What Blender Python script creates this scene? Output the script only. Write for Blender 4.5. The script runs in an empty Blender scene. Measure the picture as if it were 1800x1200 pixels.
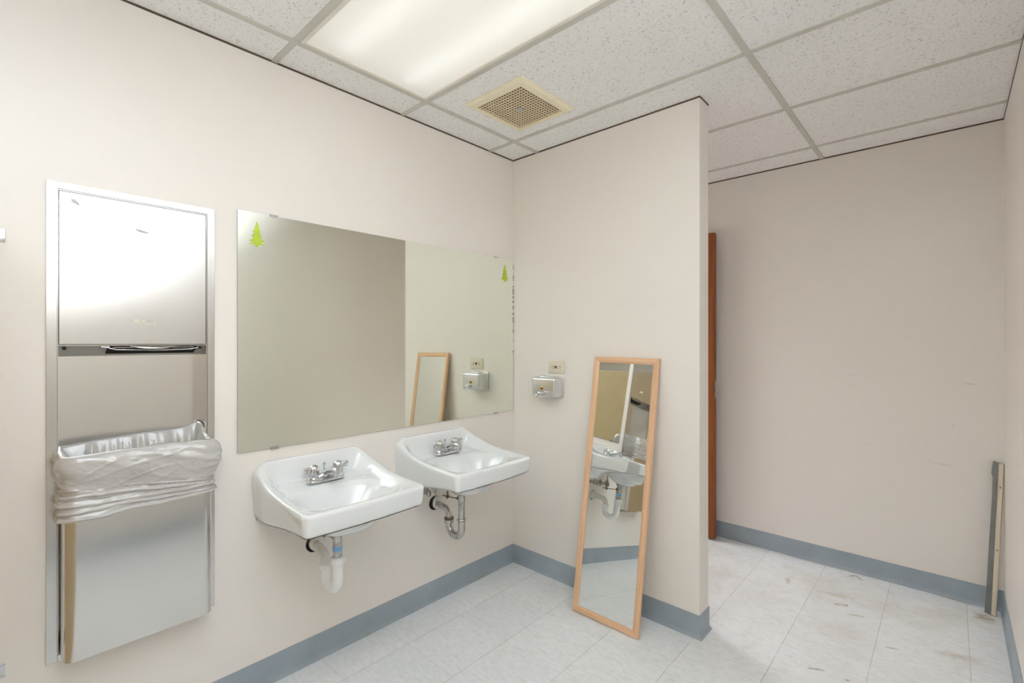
import bpy, bmesh, math, random
from mathutils import Vector, Matrix, noise
from math import pi, sin, cos, radians

S = bpy.context.scene
COL = S.collection

# ------------------------------------------------------------------ camera
cam_d = bpy.data.cameras.new('camera')
cam = bpy.data.objects.new('camera', cam_d)
COL.objects.link(cam)
cam_d.sensor_width = 36.0
cam_d.lens = 36.0 * 841.0 / 1800.0
cam_d.clip_start = 0.02
cam.location = (1.970, -2.159, 1.338)
cam.rotation_euler = (pi / 2, 0, radians(42.51))
S.camera = cam

# ------------------------------------------------------------------ world, exposure
w = bpy.data.worlds.new('world')
S.world = w
w.use_nodes = True
w.node_tree.nodes['Background'].inputs[0].default_value = (0.9, 0.93, 1.0, 1)
w.node_tree.nodes['Background'].inputs[1].default_value = 0.0
S.view_settings.view_transform = 'Standard'
S.view_settings.look = 'None'
S.view_settings.exposure = 0.27
S.view_settings.gamma = 1.0
S.view_settings.use_curve_mapping = False
S.cycles.max_bounces = 16
S.cycles.diffuse_bounces = 10
S.cycles.glossy_bounces = 8

LENS_EMIT = 0.23      # brightness of the ceiling light lenses
TUBE_EMIT = 0.85
REAR_EMIT = 2.3  # strength of the fill panel added behind the camera
LIGHT_COL = (0.98, 1.0, 1.02)

# the photographer's flash, held beside the camera and bounced off wall and ceiling
fl = bpy.data.lights.new('bounced_flash', 'SPOT')
fl.energy = 275.0
fl.color = (0.82, 0.915, 1.0)
fl.spot_size = radians(100)
fl.spot_blend = 0.5
fl.shadow_soft_size = 0.04
flo = bpy.data.objects.new('bounced_flash', fl)
COL.objects.link(flo)
flo.location = (1.20, -2.12, 1.45)
flo.rotation_euler = Vector((0.66, 0.12, 1.0)).to_track_quat('-Z', 'Y').to_euler()

# room numbers
H = 2.44
XR = 2.165            # right wall
YF = 1.235            # far wall
YB = -4.6             # wall behind the camera
PX1, PY1 = 1.137, 0.105   # partition: x 0..PX1, y 0..PY1
GX = [0.19, 1.398]
GY = [-4.4, -3.8, -3.2, -2.6, -2.0, -1.4, -0.8, -0.2, 0.4, 1.0]
TEE = 0.024

# ------------------------------------------------------------------ materials
def new_mat(name):
    m = bpy.data.materials.new(name)
    m.use_nodes = True
    nt = m.node_tree
    return m, nt, nt.nodes['Principled BSDF']

def N(nt, kind, **kw):
    n = nt.nodes.new(kind)
    for k, v in kw.items():
        setattr(n, k, v)
    return n

def L(nt, a, b):
    nt.links.new(a, b)

def obj_coords(nt, scale=(1, 1, 1), rot=(0, 0, 0)):
    g = N(nt, 'ShaderNodeNewGeometry')
    mp = N(nt, 'ShaderNodeMapping')
    mp.inputs['Scale'].default_value = scale
    mp.inputs['Rotation'].default_value = rot
    L(nt, g.outputs['Position'], mp.inputs['Vector'])
    return mp.outputs['Vector']

def local_coords(nt, scale=(1, 1, 1)):
    g = N(nt, 'ShaderNodeTexCoord')
    mp = N(nt, 'ShaderNodeMapping')
    mp.inputs['Scale'].default_value = scale
    L(nt, g.outputs['Object'], mp.inputs['Vector'])
    return mp.outputs['Vector']

def noise_tex(nt, vec, scale, detail=3, rough=0.5, dist=0.0):
    n = N(nt, 'ShaderNodeTexNoise')
    n.inputs['Scale'].default_value = scale
    n.inputs['Detail'].default_value = detail
    n.inputs['Roughness'].default_value = rough
    n.inputs['Distortion'].default_value = dist
    L(nt, vec, n.inputs['Vector'])
    return n.outputs['Fac']

def ramp(nt, fac, stops, interp='LINEAR'):
    r = N(nt, 'ShaderNodeValToRGB')
    r.color_ramp.interpolation = interp
    e = r.color_ramp.elements
    while len(e) < len(stops):
        e.new(0.5)
    for el, (p, c) in zip(e, stops):
        el.position = p
        el.color = (*c, 1) if len(c) == 3 else c
    L(nt, fac, r.inputs['Fac'])
    return r.outputs['Color']

def math_n(nt, op, a, b=None, c=None):
    n = N(nt, 'ShaderNodeMath', operation=op)
    for i, v in enumerate((a, b, c)):
        if v is None:
            continue
        if isinstance(v, (int, float)):
            n.inputs[i].default_value = v
        else:
            L(nt, v, n.inputs[i])
    return n.outputs[0]

def mix_col(nt, fac, a, b, mode='MIX'):
    n = N(nt, 'ShaderNodeMix', data_type='RGBA', blend_type=mode)
    for sock, v in ((n.inputs[0], fac), (n.inputs[6], a), (n.inputs[7], b)):
        if isinstance(v, (int, float)):
            sock.default_value = v
        elif isinstance(v, tuple):
            sock.default_value = (*v, 1) if len(v) == 3 else v
        else:
            L(nt, v, sock)
    return n.outputs[2]

def bump(nt, bsdf, h, strength=0.2, dist=0.01):
    b = N(nt, 'ShaderNodeBump')
    b.inputs['Strength'].default_value = strength
    b.inputs['Distance'].default_value = dist
    L(nt, h, b.inputs['Height'])
    L(nt, b.outputs['Normal'], bsdf.inputs['Normal'])

def s2l(c):
    return tuple(((v / 255) / 12.92 if v / 255 <= 0.04045 else ((v / 255 + 0.055) / 1.055) ** 2.4) for v in c)

def plain(name, rgb, rough=0.5, metal=0.0, spec=0.5, coat=0.0, var=0.04, vscale=6.0, bmp=0.0, bscale=80):
    m, nt, b = new_mat(name)
    v = local_coords(nt)
    f = noise_tex(nt, v, vscale, 4)
    lo = tuple(max(0, x * (1 - var)) for x in rgb)
    hi = tuple(min(1, x * (1 + var)) for x in rgb)
    L(nt, ramp(nt, f, [(0.3, lo), (0.7, hi)]), b.inputs['Base Color'])
    b.inputs['Roughness'].default_value = rough
    b.inputs['Metallic'].default_value = metal
    b.inputs['Specular IOR Level'].default_value = spec
    b.inputs['Coat Weight'].default_value = coat
    b.inputs['Coat Roughness'].default_value = 0.05
    if bmp:
        bump(nt, b, noise_tex(nt, v, bscale, 3), bmp, 0.002)
    return m

def wall_mat(name, rgb):
    m, nt, b = new_mat(name)
    v = obj_coords(nt)
    f = noise_tex(nt, v, 1.3, 3)
    c = ramp(nt, f, [(0.3, tuple(x * 0.985 for x in rgb)), (0.7, rgb)])
    L(nt, c, b.inputs['Base Color'])
    b.inputs['Roughness'].default_value = 0.38
    b.inputs['Specular IOR Level'].default_value = 0.35
    bump(nt, b, noise_tex(nt, v, 140, 3, 0.6), 0.08, 0.002)
    return m

M = {}
WALL = (0.825, 0.782, 0.738)
M['wall'] = wall_mat('wall_paint', WALL)

# far wall: the same paint with a few scuffs
def far_wall_mat():
    m = wall_mat('scuffed_wall_paint', (0.81, 0.775, 0.735))
    nt = m.node_tree
    b = nt.nodes['Principled BSDF']
    base = b.inputs['Base Color'].links[0].from_socket
    g = N(nt, 'ShaderNodeNewGeometry')
    sp = N(nt, 'ShaderNodeSeparateXYZ')
    L(nt, g.outputs['Position'], sp.inputs[0])
    tot = None
    for (x, z, wx, wz, tilt) in [(2.045, 1.120, 0.036, 0.0022, -.03), (1.555, 1.139, 0.030, 0.0015, .03), (1.62, 1.129, 0.016, 0.0012, .1),
                                 (1.89, 0.705, 0.007, 0.0035, 0), (1.94, 0.69, 0.06, 0.0016, -.04), (1.63, .755, .03, .0012, .05), (1.98, .9, .004, .003, 0)]:
        dx = math_n(nt, 'SUBTRACT', sp.outputs[0], x)
        dz = math_n(nt, 'SUBTRACT', sp.outputs[2], z)
        dz = math_n(nt, 'SUBTRACT', dz, math_n(nt, 'MULTIPLY', dx, tilt))
        q = math_n(nt, 'ADD', math_n(nt, 'POWER', math_n(nt, 'ABSOLUTE', math_n(nt, 'DIVIDE', dx, wx)), 2.0),
                   math_n(nt, 'POWER', math_n(nt, 'ABSOLUTE', math_n(nt, 'DIVIDE', dz, wz)), 2.0))
        k = N(nt, 'ShaderNodeMath', operation='SUBTRACT', use_clamp=True)
        k.inputs[0].default_value = 1.0
        L(nt, q, k.inputs[1])
        tot = k.outputs[0] if tot is None else math_n(nt, 'MAXIMUM', tot, k.outputs[0])
    br = noise_tex(nt, g.outputs['Position'], 160, 3)
    tot = math_n(nt, 'MULTIPLY', tot, math_n(nt, 'MULTIPLY', br, 0.9))
    L(nt, mix_col(nt, tot, base, (0.30, 0.24, 0.20)), b.inputs['Base Color'])
    return m
M['wall_far'] = far_wall_mat()

def floor_mat():
    m, nt, b = new_mat('vinyl_floor_tiles')
    g = N(nt, 'ShaderNodeNewGeometry')
    mp = N(nt, 'ShaderNodeMapping')
    mp.inputs['Location'].default_value = (-0.2 + 3.05, -0.005 + 6.1, 0)
    L(nt, g.outputs['Position'], mp.inputs['Vector'])
    v = mp.outputs['Vector']
    sp = N(nt, 'ShaderNodeSeparateXYZ')
    L(nt, v, sp.inputs[0])
    T = 0.305
    lines = []
    ids = []
    wv = noise_tex(nt, v, 9, 3)
    for i in (0, 1):
        u = math_n(nt, 'DIVIDE', sp.outputs[i], T)
        ids.append(math_n(nt, 'FLOOR', u))
        fr = math_n(nt, 'FRACT', u)
        d = math_n(nt, 'MINIMUM', fr, math_n(nt, 'SUBTRACT', 1.0, fr))
        lines.append(math_n(nt, 'LESS_THAN', d, 0.0035 if i == 0 else 0.0022))
    # x joints run along y and show stronger
    ln = math_n(nt, 'MAXIMUM', math_n(nt, 'MULTIPLY', lines[0], 0.85), math_n(nt, 'MULTIPLY', lines[1], 0.55))
    ln = math_n(nt, 'MULTIPLY', ln, ramp(nt, wv, [(0.36, (0.45,) * 3), (0.6, (1, 1, 1))]))
    # per tile tone
    cmb = N(nt, 'ShaderNodeCombineXYZ')
    L(nt, ids[0], cmb.inputs[0]); L(nt, ids[1], cmb.inputs[1])
    wn = N(nt, 'ShaderNodeTexWhiteNoise', noise_dimensions='2D')
    L(nt, cmb.outputs[0], wn.inputs['Vector'])
    base = ramp(nt, wn.outputs['Value'], [(0.0, (0.765, 0.795, 0.82)), (1.0, (0.805, 0.83, 0.855))])
    # marbled chips
    st = N(nt, 'ShaderNodeMapping')
    st.inputs['Scale'].default_value = (1.0, 2.2, 1)
    st.inputs['Rotation'].default_value = (0, 0, 0.5)
    L(nt, v, st.inputs['Vector'])
    chips = noise_tex(nt, st.outputs['Vector'], 26, 5, 0.6, 0.6)
    base = mix_col(nt, 1.0, base, ramp(nt, chips, [(0.33, (0.93, 0.925, 0.90)), (0.5, (1, 1, 1)), (0.70, (1.05, 1.05, 1.05))]), 'MULTIPLY')
    sc = noise_tex(nt, st.outputs['Vector'], 55, 2, 0.5, 0.3)
    base = mix_col(nt, 1.0, base, ramp(nt, sc, [(0.24, (0.80, 0.78, 0.74)), (0.31, (1, 1, 1))]), 'MULTIPLY')
    # wandering dirt, heavier in the passage beyond the partition
    dirt = noise_tex(nt, v, 3.2, 6, 0.62, 0.4)
    far = N(nt, 'ShaderNodeMapRange')
    L(nt, sp.outputs[1], far.inputs['Value'])
    far.inputs['From Min'].default_value = 6.1 - 0.4
    far.inputs['From Max'].default_value = 6.1 + 0.7
    dk = math_n(nt, 'MULTIPLY', ramp(nt, dirt, [(0.47, (0, 0, 0)), (0.72, (1, 1, 1))]), math_n(nt, 'MULTIPLY_ADD', far.outputs[0], 0.30, 0.05))
    base = mix_col(nt, dk, base, (0.47, 0.40, 0.29))
    sm = noise_tex(nt, v, 17, 4, 0.6, 0.5)
    dk2 = math_n(nt, 'MULTIPLY', ramp(nt, sm, [(0.66, (0, 0, 0)), (0.76, (1, 1, 1))]), math_n(nt, 'MULTIPLY_ADD', far.outputs[0], 0.30, 0.05))
    base = mix_col(nt, dk2, base, (0.30, 0.25, 0.19))
    # stains with a place of their own
    gs = N(nt, 'ShaderNodeSeparateXYZ')
    L(nt, g.outputs['Position'], gs.inputs[0])
    wob = math_n(nt, 'MULTIPLY', math_n(nt, 'SUBTRACT', noise_tex(nt, v, 45, 3), 0.5), 1.6)
    for (x, y, r1, r2, ang, ring, col, amt) in [
            (1.560, 0.765, 0.030, 0.014, 0.5, 1, (0.30, 0.22, 0.12), 0.85),
            (1.63, 0.70, 0.055, 0.012, 0.4, 0, (0.42, 0.33, 0.20), 0.5),
            (1.52, 0.86, 0.10, 0.030, 0.3, 0, (0.46, 0.38, 0.24), 0.35),
            (1.30, 0.86, 0.020, 0.050, 0.2, 0, (0.42, 0.33, 0.22), 0.5),
            (1.565, 0.12, 0.035, 0.010, 0.5, 0, (0.25, 0.19, 0.12), 0.8),
            (1.99, 0.62, 0.10, 0.035, 0.4, 0, (0.45, 0.38, 0.28), 0.45),
            (1.78, 0.50, 0.030, 0.010, 0.3, 0, (0.30, 0.25, 0.18), 0.6),
            (1.67, 0.13, 0.014, 0.008, 0.3, 0, (0.25, 0.20, 0.14), 0.7),
            (2.09, 1.10, 0.05, 0.06, 0.0, 0, (0.34, 0.26, 0.15), 0.7),
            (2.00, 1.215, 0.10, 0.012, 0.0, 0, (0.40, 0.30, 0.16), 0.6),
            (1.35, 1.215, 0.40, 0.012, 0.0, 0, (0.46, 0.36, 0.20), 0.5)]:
        dx = math_n(nt, 'SUBTRACT', gs.outputs[0], x)
        dy = math_n(nt, 'SUBTRACT', gs.outputs[1], y)
        a = math_n(nt, 'ADD', math_n(nt, 'MULTIPLY', dx, cos(ang) / r1), math_n(nt, 'MULTIPLY', dy, sin(ang) / r1))
        bb = math_n(nt, 'ADD', math_n(nt, 'MULTIPLY', dx, -sin(ang) / r2), math_n(nt, 'MULTIPLY', dy, cos(ang) / r2))
        rr = math_n(nt, 'SQRT', math_n(nt, 'ADD', math_n(nt, 'MULTIPLY', a, a), math_n(nt, 'MULTIPLY', bb, bb)))
        rr = math_n(nt, 'ADD', rr, wob)
        if ring:
            k = ramp(nt, rr, [(0.0, (0.35,) * 3), (0.6, (0.3,) * 3), (0.85, (1, 1, 1)), (1.0, (0, 0, 0))])
        else:
            k = ramp(nt, rr, [(0.2, (1, 1, 1)), (1.0, (0, 0, 0))])
        base = mix_col(nt, math_n(nt, 'MULTIPLY', k, amt), base, col)
    base = mix_col(nt, ln, base, (0.36, 0.35, 0.32))
    L(nt, base, b.inputs['Base Color'])
    b.inputs['Roughness'].default_value = 0.42
    b.inputs['Specular IOR Level'].default_value = 0.4
    rg = noise_tex(nt, v, 5, 4)
    L(nt, ramp(nt, rg, [(0.3, (0.34,) * 3), (0.7, (0.50,) * 3)]), b.inputs['Roughness'])
    bump(nt, b, math_n(nt, 'SUBTRACT', math_n(nt, 'MULTIPLY', noise_tex(nt, v, 8, 2), 0.25), math_n(nt, 'MULTIPLY', ln, 0.4)), 0.25, 0.002)
    return m
M['floor'] = floor_mat()

def tile_mat():
    m, nt, b = new_mat('fissured_ceiling_tile')
    v = obj_coords(nt)
    n1 = noise_tex(nt, v, 62, 1.5, 0.5, 0.35)
    line = math_n(nt, 'LESS_THAN', math_n(nt, 'ABSOLUTE', math_n(nt, 'SUBTRACT', n1, 0.5)), 0.021)
    v2 = obj_coords(nt, rot=(0.4, 0.7, 1.1))
    n2 = noise_tex(nt, v2, 95, 1, 0.5)
    msk = math_n(nt, 'GREATER_THAN', n2, 0.545)
    worm = math_n(nt, 'MULTIPLY', line, msk)
    pits = math_n(nt, 'GREATER_THAN', noise_tex(nt, v, 330, 1), 0.735)
    k = math_n(nt, 'MAXIMUM', worm, math_n(nt, 'MULTIPLY', pits, 0.6))
    sp = noise_tex(nt, v, 2.2, 3)
    base = ramp(nt, sp, [(0.3, (0.89, 0.895, 0.90)), (0.7, (0.915, 0.92, 0.93))])
    fine = noise_tex(nt, v, 240, 2)
    base = mix_col(nt, 1.0, base, ramp(nt, fine, [(0.3, (0.95,) * 3), (0.7, (1.03,) * 3)]), 'MULTIPLY')
    L(nt, mix_col(nt, math_n(nt, 'MULTIPLY', k, 0.6), base, (0.42, 0.40, 0.38)), b.inputs['Base Color'])
    b.inputs['Roughness'].default_value = 0.95
    b.inputs['Specular IOR Level'].default_value = 0.1
    bump(nt, b, math_n(nt, 'SUBTRACT', 1.0, k), 0.25, 0.0015)
    return m
M['tile'] = tile_mat()

def steel_mat(name, rgb, rough, grain_axis, aniso=0.0, tint=0.03):
    """brushed stainless steel; grain_axis: long direction of the brush lines"""
    m, nt, b = new_mat(name)
    sc = {'y': (60, 1.5, 900), 'z': (900, 900, 4)}[grain_axis]
    v = obj_coords(nt, scale=sc)
    g = noise_tex(nt, v, 1.0, 3, 0.6)
    v2 = obj_coords(nt)
    s = noise_tex(nt, v2, 3.0, 3)
    c0 = tuple(x * (1 - tint) for x in rgb)
    c1 = tuple(min(1, x * (1 + tint)) for x in rgb)
    L(nt, ramp(nt, s, [(0.3, c0), (0.7, c1)]), b.inputs['Base Color'])
    b.inputs['Metallic'].default_value = 1.0
    L(nt, ramp(nt, s, [(0.3, (rough * 0.9,) * 3), (0.7, (rough * 1.1,) * 3)]), b.inputs['Roughness'])
    if aniso:
        b.inputs['Anisotropic'].default_value = aniso
        tg = N(nt, 'ShaderNodeTangent', direction_type='RADIAL', axis='Z')
        L(nt, tg.outputs[0], b.inputs['Tangent'])
    bump(nt, b, g, 0.02, 0.0003)
    return m
M['steel'] = steel_mat('brushed_stainless_steel', (0.66, 0.655, 0.645), 0.23, 'y', 0.5)
M['steel_can'] = steel_mat('worn_stainless_steel', (0.72, 0.71, 0.69), 0.17, 'y', 0.4)
M['steel_dark'] = steel_mat('dull_stainless_steel', (0.52, 0.49, 0.45), 0.36, 'y')
M['soap_steel'] = plain('satin_steel', (0.74, 0.75, 0.77), 0.3, 1.0)
M['chrome'] = plain('chrome', (0.62, 0.625, 0.64), 0.08, 1.0, var=0.02)
M['chrome_old'] = plain('tarnished_chrome', (0.52, 0.51, 0.49), 0.26, 1.0, var=0.25, vscale=40)
M['brass_dark'] = plain('dark_brass', (0.26, 0.20, 0.13), 0.4, 1.0, var=0.3, vscale=60)
M['lock'] = plain('lock_brass', (0.52, 0.36, 0.14), 0.35, 1.0)
M['porcelain'] = plain('white_porcelain', (0.77, 0.795, 0.81), 0.12, 0, 0.5, 0.6, var=0.006)
M['porcelain_under'] = M['porcelain']
M['pvc'] = plain('white_plastic_pipe', (0.90, 0.91, 0.91), 0.3, 0, 0.5, var=0.04, vscale=20)
M['pvc_clear'] = plain('milky_plastic_pipe', (0.78, 0.77, 0.72), 0.25, 0, 0.5, var=0.08, vscale=25)
M['blue_tape'] = plain('blue_band', (0.22, 0.48, 0.78), 0.5)
M['black'] = plain('black_gap', (0.012, 0.01, 0.009), 0.8)
M['darkline'] = plain('gap_shade_paint', (0.10, 0.07, 0.05), 0.9)
M['tee'] = plain('ceiling_tee_paint', (0.60, 0.595, 0.555), 0.5, 0, 0.3, var=0.05, vscale=9)
M['baseboard'] = plain('blue_grey_rubber_base', (0.315, 0.372, 0.425), 0.36, 0, 0.5, var=0.10, vscale=5, bmp=0.08)
M['vent'] = plain('yellowed_plastic', (0.88, 0.80, 0.61), 0.45, 0, 0.4, var=0.04)
M['vent_grid'] = plain('yellowed_grille_plastic', (0.86, 0.74, 0.53), 0.45, 0, 0.4, var=0.06)
M['vent_dark'] = plain('fan_cavity', (0.16, 0.11, 0.055), 0.8)
M['outlet'] = plain('ivory_plastic', (0.74, 0.68, 0.54), 0.35, var=0.01)
M['red'] = plain('red_button', (0.40, 0.04, 0.03), 0.4)
M['screw'] = plain('screw_metal', (0.35, 0.34, 0.33), 0.3, 1.0)
M['sticker_green'] = plain('lime_green_sticker', (0.47, 0.62, 0.045), 0.45, var=0.12, vscale=30)
M['residue'] = plain('sticker_residue', (0.66, 0.63, 0.56), 0.7, var=0.12, vscale=80)
M['residue_grey'] = plain('grey_sticker_residue', (0.50, 0.49, 0.47), 0.7, var=0.3, vscale=90)
M['fibre'] = plain('brown_fibre', (0.34, 0.27, 0.15), 0.8)
M['crumb'] = plain('white_crumb', (0.85, 0.85, 0.83), 0.8)
M['stall'] = plain('tan_stall_paint', (0.70, 0.54, 0.33), 0.4)
M['paper'] = plain('white_paper', (0.85, 0.84, 0.81), 0.8)
M['lens_rim'] = plain('white_light_frame', (0.82, 0.79, 0.73), 0.4, var=0.02)

def mirror_mat(name, rgb):
    m, nt, b = new_mat(name)
    v = obj_coords(nt)
    f = noise_tex(nt, v, 2.0, 2)
    L(nt, ramp(nt, f, [(0.3, tuple(x * 0.99 for x in rgb)), (0.7, rgb)]), b.inputs['Base Color'])
    b.inputs['Metallic'].default_value = 1.0
    b.inputs['Roughness'].default_value = 0.0
    return m
M['mirror'] = mirror_mat('silvered_glass_greenish', (0.875, 0.905, 0.835))
M['mirror2'] = mirror_mat('silvered_glass', (0.87, 0.89, 0.87))
M['mirror_edge'] = plain('mirror_edge', (0.22, 0.25, 0.20), 0.4)

def wood_mat(name, dark, light, scale, axis='z', rough=0.4):
    m, nt, b = new_mat(name)
    sc = {'z': (scale, scale, scale * 0.05), 'x': (scale * 0.05, scale, scale)}[axis]
    v = local_coords(nt, scale=sc)
    f = noise_tex(nt, v, 1.0, 6, 0.6, 0.8)
    L(nt, ramp(nt, f, [(0.32, dark), (0.68, light)]), b.inputs['Base Color'])
    b.inputs['Roughness'].default_value = rough
    bump(nt, b, f, 0.05, 0.001)
    return m
M['oak'] = wood_mat('light_oak', (0.66, 0.40, 0.24), (0.79, 0.52, 0.33), 60)
M['oak_x'] = wood_mat('light_oak_across', (0.66, 0.40, 0.24), (0.79, 0.52, 0.33), 60, 'x')
M['door'] = wood_mat('varnished_door_wood', (0.17, 0.042, 0.004), (0.30, 0.085, 0.012), 30)
M['door_edge'] = wood_mat('varnished_door_edge', (0.26, 0.08, 0.014), (0.40, 0.13, 0.03), 50)
M['lath'] = wood_mat('bare_pine', (0.55, 0.47, 0.35), (0.74, 0.68, 0.56), 45, rough=0.7)
M['grey_strip'] = plain('weathered_grey_rubber', (0.19, 0.195, 0.19), 0.6, var=0.15, vscale=12)

def bag_mat():
    m, nt, b = new_mat('grey_plastic_film')
    v = obj_coords(nt)
    f = noise_tex(nt, v, 9, 4)
    L(nt, ramp(nt, f, [(0.3, (0.52, 0.505, 0.50)), (0.7, (0.58, 0.565, 0.555))]), b.inputs['Base Color'])
    b.inputs['Roughness'].default_value = 0.24
    b.inputs['Coat Weight'].default_value = 0.8
    b.inputs['Coat Roughness'].default_value = 0.09
    b.inputs['Specular IOR Level'].default_value = 0.7
    v2 = obj_coords(nt, scale=(1, 1, 2.2), rot=(0.25, 0, 0))
    w1 = noise_tex(nt, v2, 26, 4, 0.55, 1.4)
    bump(nt, b, w1, 0.35, 0.004)
    tr = N(nt, 'ShaderNodeBsdfTranslucent')
    tr.inputs['Color'].default_value = (0.42, 0.41, 0.41, 1)
    mx = N(nt, 'ShaderNodeMixShader')
    mx.inputs[0].default_value = 0.06
    L(nt, b.outputs[0], mx.inputs[1]); L(nt, tr.outputs[0], mx.inputs[2])
    L(nt, mx.outputs[0], nt.nodes['Material Output'].inputs['Surface'])
    return m
M['bag'] = bag_mat()

def lens_mat(name, emit):
    """prismatic acrylic diffuser: passes the tubes' light and glows evenly"""
    m, nt, b = new_mat(name)
    nt.nodes.remove(b)
    v = obj_coords(nt)
    ch = N(nt, 'ShaderNodeTexVoronoi', distance='CHEBYCHEV')
    ch.inputs['Scale'].default_value = 200
    ch.inputs['Randomness'].default_value = 0.0
    L(nt, v, ch.inputs['Vector'])
    bp = N(nt, 'ShaderNodeBump')
    bp.inputs['Strength'].default_value = 0.12
    bp.inputs['Distance'].default_value = 0.002
    L(nt, ch.outputs['Distance'], bp.inputs['Height'])
    em = N(nt, 'ShaderNodeEmission')
    em.inputs['Color'].default_value = (*LIGHT_COL, 1)
    em.inputs['Strength'].default_value = emit
    tr = N(nt, 'ShaderNodeBsdfTranslucent')
    tr.inputs['Color'].default_value = (0.75, 0.74, 0.70, 1)
    L(nt, bp.outputs[0], tr.inputs['Normal'])
    ad = N(nt, 'ShaderNodeAddShader')
    L(nt, em.outputs[0], ad.inputs[0]); L(nt, tr.outputs[0], ad.inputs[1])
    L(nt, ad.outputs[0], nt.nodes['Material Output'].inputs['Surface'])
    return m
M['lens'] = lens_mat('prismatic_light_lens', LENS_EMIT)
M['lens_fill'] = lens_mat('rear_fill_lens', REAR_EMIT)

def tube_mat():
    m, nt, b = new_mat('fluorescent_tube_glow')
    b.inputs['Base Color'].default_value = (0.9, 0.9, 0.9, 1)
    b.inputs['Emission Color'].default_value = (*LIGHT_COL, 1)
    b.inputs['Emission Strength'].default_value = TUBE_EMIT
    return m
M['tube'] = tube_mat()

# ------------------------------------------------------------------ mesh helpers
def obj(name, bm, mat, parent=None, smooth=False, angle=None):
    if len(bm.faces) > 1:
        bmesh.ops.recalc_face_normals(bm, faces=bm.faces)
    me = bpy.data.meshes.new(name)
    bm.to_mesh(me)
    bm.free()
    mats = mat if isinstance(mat, (list, tuple)) else [mat]
    for m in mats:
        me.materials.append(m)
    if smooth:
        for p in me.polygons:
            p.use_smooth = True
        if angle is not None:
            me.set_sharp_from_angle(angle=radians(angle))
    o = bpy.data.objects.new(name, me)
    COL.objects.link(o)
    if parent:
        o.parent = parent
    return o

def thing(name, label, cat, loc=(0, 0, 0), rot=(0, 0, 0), group=None):
    o = bpy.data.objects.new(name, None)
    o.empty_display_size = 0.1
    COL.objects.link(o)
    o.location = loc
    o.rotation_euler = rot
    tag(o, label, cat, group)
    return o

def tag(o, label, cat, group=None):
    o['label'] = label
    o['category'] = cat
    if group:
        o['group'] = group
    return o

def struct(name, bm, mat, label=None, **kw):
    o = obj(name, bm, mat, **kw)
    o['kind'] = 'structure'
    if label:
        o['label'] = label
    return o

def box(bm, a, b, bevel=0.0, seg=2, mi=0):
    t = bmesh.new()
    bmesh.ops.create_cube(t, size=1.0)
    c = [(a[i] + b[i]) / 2 for i in range(3)]
    s = [abs(b[i] - a[i]) for i in range(3)]
    for v in t.verts:
        v.co = Vector((c[0] + v.co.x * s[0], c[1] + v.co.y * s[1], c[2] + v.co.z * s[2]))
    if bevel:
        bmesh.ops.bevel(t, geom=t.edges[:], offset=bevel, segments=seg, profile=0.5, affect='EDGES')
    merge(bm, t, mi)

def merge(bm, t, mi=0, mat=None):
    if mat is not None:
        bmesh.ops.transform(t, matrix=mat, verts=t.verts)
    vm = {}
    for v in t.verts:
        vm[v] = bm.verts.new(v.co)
    for f in t.faces:
        try:
            nf = bm.faces.new([vm[v] for v in f.verts])
            nf.material_index = mi
        except ValueError:
            pass
    t.free()

def lathe(bm, prof, segs=32, mat=None, cap=True, mi=0):
    """prof: list of (r, z)"""
    t = bmesh.new()
    rings = []
    for r, z in prof:
        rings.append([t.verts.new((r * cos(2 * pi * k / segs), r * sin(2 * pi * k / segs), z)) for k in range(segs)])
    for a, b in zip(rings, rings[1:]):
        for k in range(segs):
            t.faces.new([a[k], a[(k + 1) % segs], b[(k + 1) % segs], b[k]])
    if cap:
        t.faces.new(rings[0][::-1])
        t.faces.new(rings[-1])
    merge(bm, t, mi, mat)

def tube(bm, pts, r, segs=16, cap=True, mi=0):
    """round tube along points; r number or list"""
    pts = [Vector(p) for p in pts]
    n = len(pts)
    rs = r if isinstance(r, (list, tuple)) else [r] * n
    t = bmesh.new()
    rings = []
    prev = None
    for i, p in enumerate(pts):
        d = (pts[min(i + 1, n - 1)] - pts[max(i - 1, 0)]).normalized()
        if prev is None:
            up = Vector((0, 0, 1)) if abs(d.z) < 0.9 else Vector((0, 1, 0))
            u = d.cross(up).normalized()
        else:
            u = (prev - d * prev.dot(d)).normalized()
        prev = u
        v = d.cross(u)
        rings.append([t.verts.new(p + (u * cos(2 * pi * k / segs) + v * sin(2 * pi * k / segs)) * rs[i]) for k in range(segs)])
    for a, b in zip(rings, rings[1:]):
        for k in range(segs):
            t.faces.new([a[k], a[(k + 1) % segs], b[(k + 1) % segs], b[k]])
    if cap:
        t.faces.new(rings[0][::-1])
        t.faces.new(rings[-1])
    merge(bm, t, mi)

def arc(c, r, a0, a1, n, plane='xz', y=0.0):
    out = []
    for i in range(n + 1):
        a = a0 + (a1 - a0) * i / n
        out.append((c[0] + r * cos(a), y, c[1] + r * sin(a)))
    return out

def prism(bm, outline, axis, lo, hi, mi=0, bevel=0.0):
    """extrude a 2D outline along axis between lo and hi"""
    t = bmesh.new()
    def P(u, v, w):
        return {'x': (w, u, v), 'y': (u, w, v), 'z': (u, v, w)}[axis]
    a = [t.verts.new(P(u, v, lo)) for u, v in outline]
    b = [t.verts.new(P(u, v, hi)) for u, v in outline]
    n = len(outline)
    t.faces.new(a[::-1]); t.faces.new(b)
    for i in range(n):
        t.faces.new([a[i], a[(i + 1) % n], b[(i + 1) % n], b[i]])
    if bevel:
        bmesh.ops.recalc_face_normals(t, faces=t.faces)
        bmesh.ops.bevel(t, geom=t.edges[:], offset=bevel, segments=2, profile=0.5, affect='EDGES')
    merge(bm, t, mi)

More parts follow.
